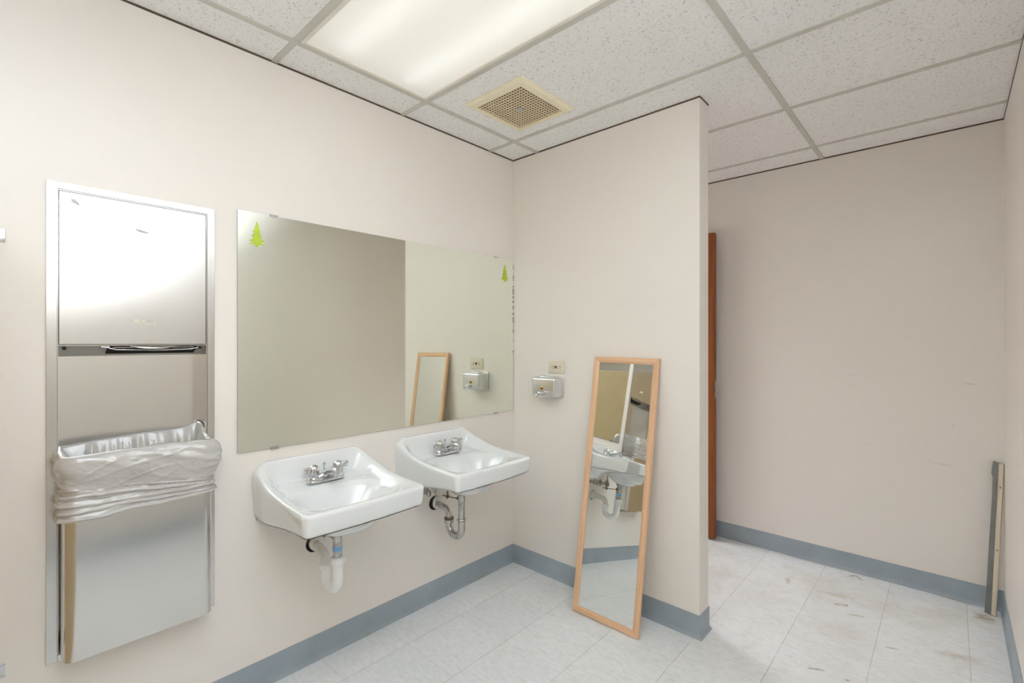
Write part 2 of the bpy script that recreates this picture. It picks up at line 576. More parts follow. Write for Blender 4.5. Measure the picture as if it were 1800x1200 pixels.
# ================================================================== SETTING
# ---- floor
bm = bmesh.new()
box(bm, (-1.2, YB - 0.1, -0.05), (XR + 0.1, YF + 0.1, 0.0))
struct('floor', bm, M['floor'], 'off-white marbled vinyl tile floor with brown stains')

# ---- walls (a painted dark strip under the ceiling stands in for gap shade)
DY0, DY1 = -2.0235, -1.6325     # recess behind the towel unit
DZ0, DZ1 = 0.40, 1.795
WT = 0.13
bm = bmesh.new()
box(bm, (-WT, YB, 0), (0, DY0, H))
box(bm, (-WT, DY1, 0), (0, 0.30, H))
box(bm, (-WT, DY0, 0), (0, DY1, DZ0))
box(bm, (-WT, DY0, DZ1), (0, DY1, H))
box(bm, (-WT, 0.30, 2.11), (0, 1.19, H))     # above the doorway
box(bm, (-WT, 1.19, 0), (0, YF, H))
struct('wall_left', bm, M['wall'], 'peach painted wall carrying the large mirror and the sinks')

bm = bmesh.new()
box(bm, (0.0, 0.0, 0), (PX1, PY1, H), 0.0015)
struct('wall_partition', bm, M['wall'], 'short peach stub wall behind the leaning mirror')
bm = bmesh.new()
box(bm, (-WT, YF, 0), (XR, YF + 0.1, H))
struct('wall_far', bm, M['wall_far'], 'plain taupe wall at the end of the passage with faint scuffs')
bm = bmesh.new()
box(bm, (XR, YB, 0), (XR + 0.1, YF + 0.1, H))
struct('wall_right', bm, M['wall'], 'peach wall along the right edge')
bm = bmesh.new()
box(bm, (-WT, YB - 0.1, 0), (XR, YB, H))
struct('wall_back', bm, M['wall'])
# hallway outside the open door
bm = bmesh.new()
box(bm, (-1.2, 0.1, 0), (-1.1, YF + 0.1, H))
box(bm, (-1.1, 0.1, 0), (-WT, 0.2, H))
box(bm, (-1.1, YF, 0), (-WT, YF + 0.1, H))
box(bm, (-1.2, 0.1, H), (-WT, YF + 0.1, H + 0.05))
struct('wall_hallway', bm, M['wall'])

hl = bpy.data.lights.new('hallway_fill', 'AREA')  # unseen area light added to brighten the passage through the doorway
hl.shape = 'RECTANGLE'; hl.size = 0.55; hl.size_y = 0.8; hl.energy = 23.0; hl.color = (0.90, 0.96, 1.0)
hlo = bpy.data.objects.new('hallway_fill', hl)
COL.objects.link(hlo)
hlo.location = (-0.72, 0.72, H - 0.02)

# ---- ceiling tiles
FIX = [(0, 5), (0, 1)]          # (x cell, y cell) of the light fixture and the added rear fill
xs = [0.0, GX[0], GX[1], XR]
ys = [YB] + GY + [YF]
fixture_cells = []
bm = bmesh.new()
for i in range(3):
    for j in range(len(ys) - 1):
        x0, x1, y0, y1 = xs[i], xs[i + 1], ys[j], ys[j + 1]
        if i == 1 and abs(y0 + 1.4) < 0.01:
            fixture_cells.append((x0, x1, y0, y1)); continue
        if i == 1 and abs(y0 + 3.2) < 0.01:
            fixture_cells.append((x0, x1, y0, y1)); continue
        box(bm, (x0, y0, H + 0.004), (x1, y1, H + 0.02))
struct('ceiling', bm, M['tile'], 'suspended ceiling of white fissured acoustic tiles')

# ---- tee grid
bm = bmesh.new()
for x in GX:
    box(bm, (x - TEE / 2, YB, H - 0.001), (x + TEE / 2, YF, H + 0.004))
for y in GY:
    for i in range(3):
        a = xs[i] + (TEE / 2 if i > 0 else 0)
        b = xs[i + 1] - (TEE / 2 if i < 2 else 0)
        box(bm, (a, y - TEE / 2, H - 0.0005), (b, y + TEE / 2, H + 0.004))
struct('trim_1', bm, M['tee'], 'pale grey metal ceiling grid')
# dark strip painted in for the shade of the gap between walls and ceiling
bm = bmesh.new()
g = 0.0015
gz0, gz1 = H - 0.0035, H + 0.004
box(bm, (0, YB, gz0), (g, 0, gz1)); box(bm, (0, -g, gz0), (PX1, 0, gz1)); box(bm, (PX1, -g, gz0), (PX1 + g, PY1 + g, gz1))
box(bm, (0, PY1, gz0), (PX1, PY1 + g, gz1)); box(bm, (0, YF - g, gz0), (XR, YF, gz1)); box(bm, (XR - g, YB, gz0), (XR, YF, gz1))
struct('gap_shade_strip', bm, M['darkline'])

# ---- baseboards: rubber cove base with a curled toe
BP = [(0, 0.104), (0.003, 0.104), (0.0035, 0.10), (0.0035, 0.022), (0.005, 0.012), (0.009, 0.005), (0.014, 0.0015), (0.014, 0.0), (0, 0.0)]
def base_run(name, p0, p1, inward, label, seams=(), m0=0, m1=0):
    """p0->p1 along the wall foot; inward: unit vector into the room; m0/m1: mitre (+1 inside corner, -1 outside)"""
    p0 = Vector((*p0, 0)); p1 = Vector((*p1, 0)); nrm = Vector((*inward, 0))
    d = (p1 - p0).normalized()
    bm = bmesh.new()
    cuts = [0.0] + list(seams) + [(p1 - p0).length]
    for q in range(len(cuts) - 1):
        s0, s1 = cuts[q], cuts[q + 1]
        n = max(2, int((s1 - s0) / 0.08))
        rows = []
        for i in range(n + 1):
            s = s0 + (s1 - s0) * i / n
            s = s + (0.0002 if i == 0 and q > 0 else 0) - (0.0002 if i == n and q < len(cuts) - 2 else 0)
            row = []
            for (o, z) in BP:
                ss = s
                if i == 0 and q == 0: ss = s + m0 * o
                if i == n and q == len(cuts) - 2: ss = s - m1 * o
                wz = 0.0012 * noise.noise(Vector((s * 5, p0.x * 3, p0.y * 3 + 7))) if z > 0.05 else 0
                row.append(bm.verts.new(p0 + d * ss + nrm * o + Vector((0, 0, z + wz))))
            rows.append(row)
        k = len(BP)
        for a, b in zip(rows, rows[1:]):
            for j in range(k):
                bm.faces.new([a[j], a[(j + 1) % k], b[(j + 1) % k], b[j]])
        bm.faces.new(rows[0]); bm.faces.new(rows[-1][::-1])
    return struct(name, bm, M['baseboard'], label, smooth=True, angle=40)
base_run('baseboard_left', (0, YB), (0, 0), (1, 0), 'blue-grey rubber base below the sinks', seams=(YB * -1 - 0.892,), m1=1)
base_run('baseboard_partition', (0, 0), (PX1, 0), (0, -1), 'blue-grey rubber base wrapping the stub wall', m0=1, m1=-1)
base_run('baseboard_partition_end', (PX1, 0), (PX1, PY1), (1, 0), 'blue-grey rubber base on the stub wall end', m0=-1, m1=-1)
base_run('baseboard_partition_rear', (PX1, PY1), (0, PY1), (0, 1), 'blue-grey rubber base on the rear of the stub wall', m0=-1)
base_run('baseboard_far', (0, YF), (XR, YF), (0, -1), 'blue-grey rubber base along the far wall', seams=(1.772,), m1=1)
base_run('baseboard_right', (XR, YF), (XR, YB), (-1, 0), 'blue-grey rubber base along the right wall', m0=1)

# ---- doorway frame and the open door
bm = bmesh.new()
for (y0, y1) in ((0.30, 0.33), (1.16, 1.19)):
    box(bm, (-WT - 0.01, y0, 0), (0.01, y1, 2.11), 0.002)
box(bm, (-WT - 0.01, 0.30, 2.08), (0.01, 1.19, 2.11), 0.002)
struct('trim_3', bm, M['door_edge'])
DYF = 1.124
bm = bmesh.new()
box(bm, (0.018, DYF, 0.012), (0.800, DYF + 0.044, 2.07), 0.0015)
door = struct('door_1', bm, M['door'], 'reddish brown wooden door standing open behind the stub wall')
bm = bmesh.new()
box(bm, (0.8002, DYF + 0.010, 0.955), (0.8015, DYF + 0.034, 1.075), 0.0004)
lp = obj('latch_plate', bm, M['chrome_old'], door)
bm = bmesh.new()
box(bm, (0.8012, DYF + 0.014, 1.005), (0.812, DYF + 0.030, 1.028), 0.003)
obj('latch_bolt', bm, M['chrome'], lp, smooth=True, angle=40)
bm = bmesh.new()
lathe(bm, [(0.012, 0), (0.012, 0.02), (0.026, 0.03), (0.028, 0.045), (0.020, 0.055), (0.0, 0.056)][:-1] + [(0.003, 0.056)], 24,
      Matrix.Translation((0.735, DYF + 0.0445, 1.015)) @ Matrix.Rotation(-pi / 2, 4, 'X'))
obj('door_knob', bm, M['chrome'], door, smooth=True, angle=50)
for z in (0.25, 1.05, 1.85):
    bm = bmesh.new()
    lathe(bm, [(0.006, -0.045), (0.006, 0.045)], 12, Matrix.Translation((0.011, DYF + 0.048, z)))
    obj('hinge', bm, M['chrome_old'], door, smooth=True, angle=40)

# ================================================================== CEILING LIGHTS
def light_fixture(x0, x1, y0, y1, label, lens='lens'):
    t = thing('ceiling_light', label, 'ceiling light', ((x0 + x1) / 2, (y0 + y1) / 2, H), group='recessed fluorescent ceiling lights')
    hx, hy = (x1 - x0) / 2 - TEE / 2 - 0.001, (y1 - y0) / 2 - TEE / 2 - 0.001
    # housing tray
    bm = bmesh.new()
    z1 = 0.11
    vs = [(-hx, -hy), (hx, -hy), (hx, hy), (-hx, hy)]
    box(bm, (-hx, -hy, z1), (hx, hy, z1 + 0.004))
    box(bm, (-hx, -hy, 0.012), (-hx + 0.003, hy, z1)); box(bm, (hx - 0.003, -hy, 0.012), (hx, hy, z1))
    box(bm, (-hx, -hy, 0.012), (hx, -hy + 0.003, z1)); box(bm, (-hx, hy - 0.003, 0.012), (hx, hy, z1))
    obj('housing', bm, M['lens_rim'], t)
    # door frame around the lens
    bm = bmesh.new()
    fw = 0.016
    z0, z2 = -0.002, 0.010
    box(bm, (-hx, -hy, z0), (hx, -hy + fw, z2), 0.002); box(bm, (-hx, hy - fw, z0), (hx, hy, z2), 0.002)
    box(bm, (-hx, -hy + fw, z0), (-hx + fw, hy - fw, z2), 0.002); box(bm, (hx - fw, -hy + fw, z0), (hx, hy - fw, z2), 0.002)
    obj('lens_frame', bm, M['lens_rim'], t)
    bm = bmesh.new()
    vs = [bm.verts.new((sx * (hx - fw), sy * (hy - fw), 0.004)) for sx, sy in ((-1, -1), (-1, 1), (1, 1), (1, -1))]
    bm.faces.new(vs)
    obj('lens', bm, M[lens], t)
    for sy in (-0.15, 0.15):
        bm = bmesh.new()
        tube(bm, [(-hx + 0.055, sy, 0.065), (hx - 0.055, sy, 0.065)], 0.016, 16)
        tb = obj('fluorescent_tube', bm, M['tube'], t, smooth=True, angle=50)
        for sx in (-1, 1):
            bm = bmesh.new()
            box(bm, (sx * (hx - 0.055), sy - 0.018, 0.04), (sx * (hx - 0.02), sy + 0.018, 0.108), 0.003)
            obj('lamp_holder', bm, M['lens_rim'], tb)
    return t
for c in fixture_cells:
    front = c[2] > -2  # the rear cell holds an unseen fill panel, added for frontal light
    light_fixture(*c, 'long glowing fluorescent ceiling light panel above the sinks' if front
                  else 'added unseen fill light panel in the rear of the room', 'lens' if front else 'lens_fill')

# ================================================================== EXHAUST VENT
vx0, vx1, vy0, vy1 = 0.308, 0.655, -0.665, -0.292
vcx, vcy = (vx0 + vx1) / 2, (vy0 + vy1) / 2
t = thing('ceiling_vent', 'square yellowed plastic exhaust grille set in the ceiling tile', 'ceiling vent', (vcx, vcy, H))
hx, hy = (vx1 - vx0) / 2, (vy1 - vy0) / 2
fw = 0.038
bm = bmesh.new()
# sloped frame: outer thin edge, inner lip lower
def frame_ring(bm, hx, hy, prof):
    rings = []
    for off, z in prof:
        rings.append([bm.verts.new((sx * (hx - off), sy * (hy - off), z)) for sx, sy in ((-1, -1), (1, -1), (1, 1), (-1, 1))])
    n = len(rings)
    for i in range(n):
        a, b = rings[i], rings[(i + 1) % n]
        for k in range(4):
            bm.faces.new([a[k], a[(k + 1) % 4], b[(k + 1) % 4], b[k]])
frame_ring(bm, hx, hy, [(0, 0.0035), (0, -0.004), (0.010, -0.012), (fw - 0.004, -0.016), (fw, -0.015), (fw, 0.0035)])
obj('vent_frame', bm, M['vent'], t)
bm = bmesh.new()
gx, gy = hx - fw, hy - fw
nb = 17
for k in range(nb + 1):
    p = -gx + 2 * gx * k / nb
    box(bm, (p - 0.0019, -gy, -0.013), (p + 0.0019, gy, -0.0105))
    q = -gy + 2 * gy * k / nb
    box(bm, (-gx, q - 0.0019, -0.0135), (gx, q + 0.0019, -0.0110))
obj('grille', bm, M['vent_grid'], t)
bm = bmesh.new()
box(bm, (-gx, -gy, -0.001), (gx, gy, 0.0035))
obj('fan_cavity', bm, M['vent_dark'], t)
bm = bmesh.new()
box(bm, (-0.016, -0.014, -0.0150), (0.016, 0.014, -0.0125), 0.001)
obj('centre_fastener', bm, M['residue_grey'], t)

# ================================================================== LARGE WALL MIRROR
MY0, MY1, MZ0, MZ1 = -1.534, -0.004, 0.920, 1.831
t = thing('wall_mirror', 'large frameless plate mirror clipped to the wall above the two sinks', 'mirror', (0, (MY0 + MY1) / 2, MZ0))
yc = (MY0 + MY1) / 2
bm = bmesh.new()
box(bm, (0.001, MY0 - yc, 0), (0.0058, MY1 - yc, MZ1 - MZ0))
obj('mirror_backing', bm, M['mirror_edge'], t)
bm = bmesh.new()
box(bm, (0.0058, MY0 - yc, 0), (0.0068, MY1 - yc, MZ1 - MZ0))
obj('mirror_glass', bm, M['mirror'], t)
bm = bmesh.new()     # eaten silver along the right edge
random.seed(3)
for k in range(26):
    z = random.uniform(0.35, 0.88); r = random.uniform(0.001, 0.0035)
    box(bm, (0.0067, MY1 - yc - 0.002 - r * 1.6, z - r * 2), (0.0071, MY1 - yc - 0.0005, z + r * 2), 0.0001, 1)
obj('desilvered_edge', bm, M['mirror_edge'], t)['kind'] = 'stuff'
for (y, z) in ((-1.405, MZ1 - MZ0), (-0.155, MZ1 - MZ0), (-1.401, 0), (-0.155, 0)):
    s = -1 if z > 0.1 else 1
    bm = bmesh.new()
    box(bm, (0.001, y - yc - 0.016, z - s * 0.005), (0.0085, y - yc + 0.016, z - s * 0.001), 0.0004, 1)
    box(bm, (0.0072, y - yc - 0.014, z - s * 0.005), (0.0090, y - yc + 0.014, z + s * 0.005), 0.0004, 1)
    obj('mirror_clip', bm, M['chrome'], t)

# ---- tree stickers
def tree_outline(wd, ht, seed):
    random.seed(seed)
    right = [(0.0, 1.0)]
    tiers = [(0.80, 0.22, 0.12), (0.60, 0.48, 0.20), (0.40, 0.70, 0.30), (0.22, 0.98, 0.42), (0.10, 0.90, 0.30)]
    for z, r, inn in tiers:
        right.append((r * 0.55, z + 0.07 + random.uniform(-.01, .01)))
        right.append((r, z + random.uniform(-.02, .02)))
        right.append((inn + 0.10, z - 0.015))
    right += [(0.28, 0.085), (0.14, 0.07), (0.13, 0.0)]
    left = [(-x * random.uniform(.88, 1.08), z + random.uniform(-.015, .015)) for x, z in right[1:]]
    pts = right + left[::-1]
    return [(x * wd / 2, z * ht) for x, z in pts]
for (y, z, wd, ht, sd, lab) in ((-1.467, 1.701, 0.064, 0.098, 1, 'lime green pine tree sticker in the upper left corner of the big mirror'),
                                (-0.082, 1.694, 0.072, 0.104, 5, 'lime green pine tree sticker in the upper right corner of the big mirror')):
    bm = bmesh.new()
    prism(bm, tree_outline(wd, ht, sd), 'x', 0.0, 0.0012)
    o = obj('tree_sticker', bm, M['sticker_green'])
    o.location = (0.0070, y, z)
    tag(o, lab, 'sticker', 'tree stickers on the mirror')

# ================================================================== SINKS
def interp(x, tab):
    if x <= tab[0][0]: return tab[0][1]
    for (a, b), (c, d) in zip(tab, tab[1:]):
        if x <= c:
            t_ = (x - a) / (c - a)
            return b + (d - b) * t_
    return tab[-1][1]
def sstep(a, b, x):
    t_ = min(1, max(0, (x - a) / (b - a)))
    return t_ * t_ * (3 - 2 * t_)

RIM = [(0, 0.872), (0.02, 0.870), (0.04, 0.860), (0.065, 0.842), (0.09, 0.826), (0.12, 0.813), (0.16, 0.802), (0.21, 0.793), (0.28, 0.786), (0.36, 0.782), (0.47, 0.778)]
SW, SD = 0.240, 0.470       # half width, depth
DECK = 0.772
def half_w(x):
    # shoulders of the back narrow a little at the wall, sides nearly straight
    return SW - 0.006 * (1 - sstep(0.0, 0.12, x))
def front_x(y):
    # gently bowed front with rounded corners
    return SD - 0.012 * (y / SW) ** 2

def sink_mesh():
    bm = bmesh.new()
    NX, NY = 92, 96
    rc = 0.022
    def plan(u, v, grow=0.0):
        """u 0..1 wall->front, v -1..1; rounded rectangle plan"""
        x = u * SD
        y = v * SW
        return x, y
    def top_z(x, y):
        hw = half_w(x)
        ds = hw - abs(y)                # distance to the side
        df = front_x(y) - x             # distance to the front
        db = x
        rim = interp(x, RIM)
        # rear crown: back edge a little lower at the shoulders
        rim -= 0.026 * sstep(0.76, 1.0, abs(y) / SW) * (1 - sstep(0, 0.12, x))
        # interior surface
        deck = DECK + 0.010 * (1 - sstep(0.03, 0.12, x))
        ax, ay, cx = 0.148, 0.198, 0.290
        q = ((abs(x - cx) / ax) ** 2.6 + (abs(y) / ay) ** 2.6) ** (1 / 2.6)
        bowl = 0.118 * (1 - sstep(0.42, 1.0, q)) + 0.012 * (1 - min(1, q)) + 0.004 * (1 - sstep(1.0, 1.12, q))
        inner = deck - bowl
        # rim to interior blend
        k_side = sstep(0.012, 0.062 + 0.02 * (1 - sstep(0.0, 0.25, x)), ds)
        k_front = sstep(0.012, 0.060, df)
        k_back = sstep(0.016, 0.050, db)
        k = k_side * k_front * k_back
        return rim + (inner - rim) * k
    # grid with non-uniform spacing (denser at the rim)
    def dist(n, lo, hi):
        out = []
        for i in range(n + 1):
            t_ = i / n
            s_ = 0.5 - 0.5 * cos(pi * t_)
            out.append(lo + (hi - lo) * (0.45 * t_ + 0.55 * s_))
        return out
    us = dist(NX, 0, 1)
    vs = dist(NY, -1, 1)
    def pos(u, v, inset):
        # map unit square -> rounded plan, inset inward by 'inset' (not at wall)
        hw0 = SW - inset
        x = u * (SD - inset)
        y = v * hw0
        hw = half_w(x) - inset
        y = v * hw
        fx = front_x(y) - inset
        x = u * fx
        # round the two front corners
        r = rc
        cx_, cy_ = fx - r, hw - r
        if x > cx_ and abs(y) > cy_:
            dx, dy = (x - cx_) / r, (abs(y) - cy_) / r
            m_ = max(dx, dy)
            l_ = math.hypot(dx, dy)
            if l_ > 1e-6:
                s = m_ / l_
                x = cx_ + dx * s * r
                y = math.copysign(cy_ + dy * s * r, y)
        return x, y
    edge_r = 0.010
    grid = []
    for u in us:
        row = []
        for v in vs:
            x, y = pos(u, v, 0.0)
            z = top_z(x, y)
            # round the outer edge over
            ds = min(half_w(x) - abs(y), front_x(y) - x + 0.0)
            # corner distance
            cxx, cyy = front_x(y) - rc, half_w(x) - rc
            if x > cxx and abs(y) > cyy:
                ds = rc - math.hypot(x - cxx, abs(y) - cyy)
            er = edge_r + 0.012 * (1 - sstep(0.0, 0.2, x))
            ds = max(0.0, min(er, ds))
            q = 1 - ds / er
            z -= er * (1 - math.sqrt(max(0, 1 - q * q)))
            row.append(bm.verts.new((x, y, z)))
        grid.append(row)
    for i in range(NX):
        for j in range(NY):
            bm.faces.new([grid[i][j], grid[i][j + 1], grid[i + 1][j + 1], grid[i + 1][j]])
    # underside height
    def bot_z(x, y):
        edge = 0.655 + (0.700 - 0.655) * sstep(0.0, 0.42, x)
        hw = half_w(x)
        q = math.hypot((x - 0.25) / 0.20, y / 0.185)
        bulge = 0.690 - 0.075 * (1 - sstep(0.25, 1.0, q)) - 0.012 * (1 - sstep(0.0, 0.5, q))
        ds = min(hw - abs(y), front_x(y) - x)
        k = sstep(0.010, 0.05, ds)
        back = sstep(0.14, 0.0, x)
        inner = min(bulge, edge + 0.02)
        return edge + (inner - edge) * k * 1.0
    # perimeter loop: left side (v=-1) from wall to front, front, right side back, wall
    loop = [grid[i][0] for i in range(NX + 1)] + [grid[NX][j] for j in range(1, NY + 1)] + [grid[i][NY] for i in range(NX - 1, -1, -1)]
    rows = 12
    prev = loop
    for r in range(1, rows + 1):
        t_ = r / rows
        cur = []
        for v in loop:
            x, y, z = v.co
            zb = bot_z(x, y)
            zz = z + (zb - z) * t_
            # apron tucks in slightly towards the bottom
            tuck = 0.010 * t_ ** 2 + (0.010 * (1 - math.sqrt(max(0, 1 - ((t_ - 0.88) / 0.12) ** 2))) if t_ > 0.88 else 0)
            c = Vector((0.22, 0, 0))
            # side and front directions separately
            nx = x
            ny = y
            fy = front_x(y) - rc
            hy_ = half_w(x) - rc
            if x > fy: nx = x - tuck * min(1, (x - fy) / rc)
            if abs(y) > hy_: ny = math.copysign(abs(y) - tuck * min(1, (abs(y) - hy_) / rc), y)
            cur.append(bm.verts.new((nx, ny, zz)))
        for k in range(len(loop) - 1):
            bm.faces.new([prev[k], cur[k], cur[k + 1], prev[k + 1]])
        prev = cur
    # underside grid sharing the last perimeter row
    bg = []
    n_l = NX + 1
    per = {}
    idx = 0
    for i in range(NX + 1): per[(i, 0)] = prev[idx]; idx += 1
    for j in range(1, NY + 1): per[(NX, j)] = prev[idx]; idx += 1
    for i in range(NX - 1, -1, -1): per[(i, NY)] = prev[idx]; idx += 1
    for i in range(NX + 1):
        row = []
        for j in range(NY + 1):
            if (i, j) in per:
                row.append(per[(i, j)])
            else:
                g0 = grid[i][j].co
                x = g0.x * 0.975 if g0.x > 0 else 0
                row.append(bm.verts.new((x, g0.y * 0.96, min(bot_z(g0.x, g0.y), grid[i][j].co.z - 0.012))))
        bg.append(row)
    for i in range(NX):
        for j in range(NY):
            bm.faces.new([bg[i][j], bg[i + 1][j], bg[i + 1][j + 1], bg[i][j + 1]])
    # wall side: bridge
    top0 = grid[0]; bot0 = bg[0]
    # collect the two side columns at the wall are already in the skirt; cap with an n-gon strip
    left_col = [top0[0]]; right_col = [top0[-1]]
    ring = list(top0)
    for j in range(NY):
        bm.faces.new([top0[j], bot0[j], bot0[j + 1], top0[j + 1]]) if j not in (0, NY - 1) else None
    return bm

def ribbed_nut(bm, c, r, h, axis_rot=None, n=10):
    t2 = bmesh.new()
    prof = []
    segs = 40
    rings = []
    for z in (0, h * 0.1, h * 0.9, h):
        k = 0.9 if z in (0, h) else 1.0
        rings.append([t2.verts.new((r * k * (1 + 0.05 * cos(n * a)) * cos(a), r * k * (1 + 0.05 * cos(n * a)) * sin(a), z))
                      for a in [2 * pi * q / segs for q in range(segs)]])
    for a, b in zip(rings, rings[1:]):
        for k in range(segs):
            t2.faces.new([a[k], a[(k + 1) % segs], b[(k + 1) % segs], b[k]])
    t2.faces.new(rings[0][::-1]); t2.faces.new(rings[-1])
    m = Matrix.Translation(c)
    if axis_rot is not None:
        m = m @ axis_rot
    merge(bm, t2, 0, m)

def knob_mesh(sy):
    """faucet handle: fluted dome with a thick finger lever to one side"""
    bm = bmesh.new()
    segs = 48
    prof = [(0.0175, 0.0), (0.0185, 0.004), (0.018, 0.010), (0.0175, 0.022), (0.0165, 0.032), (0.013, 0.040), (0.007, 0.0435), (0.001, 0.044)]
    rings = []
    for r, z in prof:
        rings.append([bm.verts.new((r * (1 + (0.07 * cos(8 * a) if 0.006 < z < 0.042 else 0)) * cos(a),
                                    r * (1 + (0.07 * cos(8 * a) if 0.006 < z < 0.042 else 0)) * sin(a), z))
                      for a in [2 * pi * q / segs for q in range(segs)]])
    for a, b in zip(rings, rings[1:]):
        for k in range(segs):
            bm.faces.new([a[k], a[(k + 1) % segs], b[(k + 1) % segs], b[k]])
    bm.faces.new(rings[0][::-1]); bm.faces.new(rings[-1])
    # lever fin
    t2 = bmesh.new()
    box(t2, (-0.007, 0.008, 0.014), (0.007, 0.036, 0.036), 0.0045, 3)
    for v in t2.verts:
        f = (v.co.y - 0.008) / 0.028
        v.co.z += 0.004 * f
        v.co.x *= 1 - 0.2 * f
    merge(bm, t2, 0, Matrix.Rotation(0 if sy > 0 else pi, 4, 'Z') @ Matrix.Rotation(-sy * 0.25, 4, 'Z'))
    return bm

def make_sink(yc, label, variant, faucet_dy):
    """origin at the wall below the sink centre"""
    t = thing('wall_sink', label, 'sink', (0, yc, 0), group='wall hung sinks')
    bm = sink_mesh()
    bmesh.ops.remove_doubles(bm, verts=bm.verts, dist=0.00002)
    basin = obj('basin', bm, M['porcelain'], t, smooth=True)
    basin.location = (0.001, 0, 0)
    # drain flange inside the bowl and overflow slot
    bm = bmesh.new()
    lathe(bm, [(0.028, 0.0), (0.030, 0.003), (0.022, 0.0035), (0.018, 0.001)], 28, Matrix.Translation((0.292, 0, 0.6425)))
    obj('drain', bm, M['chrome'], basin, smooth=True, angle=40)
    # faucet
    fx, fy, fz = 0.098, faucet_dy, DECK + 0.003
    bm = bmesh.new()
    t2 = bmesh.new()
    out = []
    for k in range(48):
        a = 2 * pi * k / 48
        out.append((0.026 * cos(a), (0.052 if sin(a) > 0 else -0.052) + 0.026 * sin(a)))
    prism(bm, out, 'z', 0.0, 0.012, bevel=0.003)
    # raised body bridging the two handles
    for sy in (-1, 1):
        lathe(bm, [(0.022, 0.010), (0.021, 0.020), (0.0165, 0.026)], 28, Matrix.Translation((0, sy * 0.051, 0)))
    tube(bm, [(0, -0.045, 0.012), (0, -0.02, 0.020), (0, 0, 0.024), (0, 0.02, 0.020), (0, 0.045, 0.012)], [0.012, 0.016, 0.019, 0.016, 0.012], 18)
    faucet = obj('faucet', bm, M['chrome'], t, smooth=True, angle=45)
    faucet.location = (fx, fy, fz)
    bm = bmesh.new()
    tube(bm, [(-0.004, 0, 0.022), (0.012, 0, 0.032), (0.035, 0, 0.042), (0.065, 0, 0.050), (0.092, 0, 0.053), (0.104, 0, 0.048)],
         [0.017, 0.0165, 0.0145, 0.013, 0.0135, 0.011], 20)
    tube(bm, [(0.094, 0, 0.054), (0.094, 0, 0.028)], [0.0125, 0.0120], 20)
    obj('spout', bm, M['chrome'], faucet, smooth=True, angle=55)
    for sy in (-1, 1):
        h = obj('tap_handle', knob_mesh(sy), M['chrome'], faucet, smooth=True, angle=50)
        h.location = (0, sy * 0.051, 0.024)
        h.scale = (1.18, 1.18, 1.08)
    bm = bmesh.new()
    tube(bm, [(-0.014, 0, 0.02), (-0.014, 0, 0.062)], 0.0024, 10)
    lathe(bm, [(0.002, 0.058), (0.0055, 0.064), (0.0055, 0.068), (0.002, 0.070)], 16, Matrix.Translation((-0.014, 0, 0)))
    obj('lift_rod', bm, M['chrome'], faucet, smooth=True, angle=50)
    # drain pipe
    dx, dy = 0.215, 0.0
    if variant == 'plastic':
        bm = bmesh.new()
        lathe(bm, [(0.030, 0.612), (0.032, 0.606), (0.024, 0.594), (0.019, 0.590), (0.0165, 0.586), (0.0165, 0.495)], 28, Matrix.Translation((dx, dy, 0)))
        tp = obj('tailpiece', bm, M['chrome_old'], t, smooth=True, angle=45)
        bm = bmesh.new()
        lathe(bm, [(0.0172, 0.528), (0.0182, 0.530), (0.0182, 0.543), (0.0172, 0.545)], 28, Matrix.Translation((dx, dy, 0)))
        obj('blue_band', bm, M['blue_tape'], tp, smooth=True, angle=45)['label'] = 'bright blue band'
        r = 0.048
        zc = 0.4175
        bm = bmesh.new()
        pts = [(dx, dy, 0.492), (dx, dy, 0.455)] + arc((dx - r, zc), r, 0, -pi, 20, y=dy) + [(dx - 2 * r, dy, 0.440)]
        tube(bm, pts, 0.0205, 24)
        trap = obj('plastic_trap', bm, M['pvc'], t, smooth=True, angle=55)
        trap['label'] = 'white plastic U-bend'
        bm = bmesh.new()
        ribbed_nut(bm, (dx, dy, 0.480), 0.028, 0.020)
        obj('slip_nut', bm, M['pvc'], trap, smooth=True, angle=35)
        bm = bmesh.new()
        lathe(bm, [(0.022, 0.478), (0.0215, 0.504), (0.018, 0.504)], 24, Matrix.Translation((dx, dy, 0)))
        obj('pipe_sleeve', bm, M['pvc'], trap, smooth=True, angle=35)
        bm = bmesh.new()
        ribbed_nut(bm, (dx - 2 * r, dy, 0.428), 0.027, 0.020)
        obj('slip_nut', bm, M['pvc'], trap, smooth=True, angle=35)
        bm = bmesh.new()
        pts = [(dx - 2 * r, dy, 0.438), (dx - 2 * r, dy, 0.448)] + arc((dx - 2 * r - 0.040, 0.448), 0.040, 0, pi * 0.42, 14, y=dy)
        pts += [(0.045, 0.004, 0.492), (-0.02, 0.010, 0.492)]
        tube(bm, pts, 0.0168, 24)
        obj('waste_elbow', bm, M['pvc_clear'], t, smooth=True, angle=55)['label'] = 'milky plastic elbow into the wall'
        wy, wz = 0.008, 0.492
    else:
        bm = bmesh.new()
        lathe(bm, [(0.033, 0.606), (0.034, 0.600), (0.022, 0.596), (0.0175, 0.590), (0.0175, 0.560), (0.0155, 0.558), (0.0155, 0.470)], 28, Matrix.Translation((dx, dy, 0)))
        tp = obj('tailpiece', bm, M['chrome_old'], t, smooth=True, angle=45)
        r = 0.047
        zc = 0.428
        bm = bmesh.new()
        pts = [(dx, dy, 0.475), (dx, dy, 0.45)] + arc((dx - r, zc), r, 0, -pi, 20, y=dy) + [(dx - 2 * r, dy, 0.450)]
        tube(bm, pts, 0.0175, 24)
        trap = obj('metal_trap', bm, M['chrome_old'], t, smooth=True, angle=55)
        trap['label'] = 'dull chromed metal U-bend'
        bm = bmesh.new()
        lathe(bm, [(0.019, 0.464), (0.0225, 0.467), (0.0225, 0.473), (0.019, 0.477)], 28, Matrix.Translation((dx, dy, 0)))
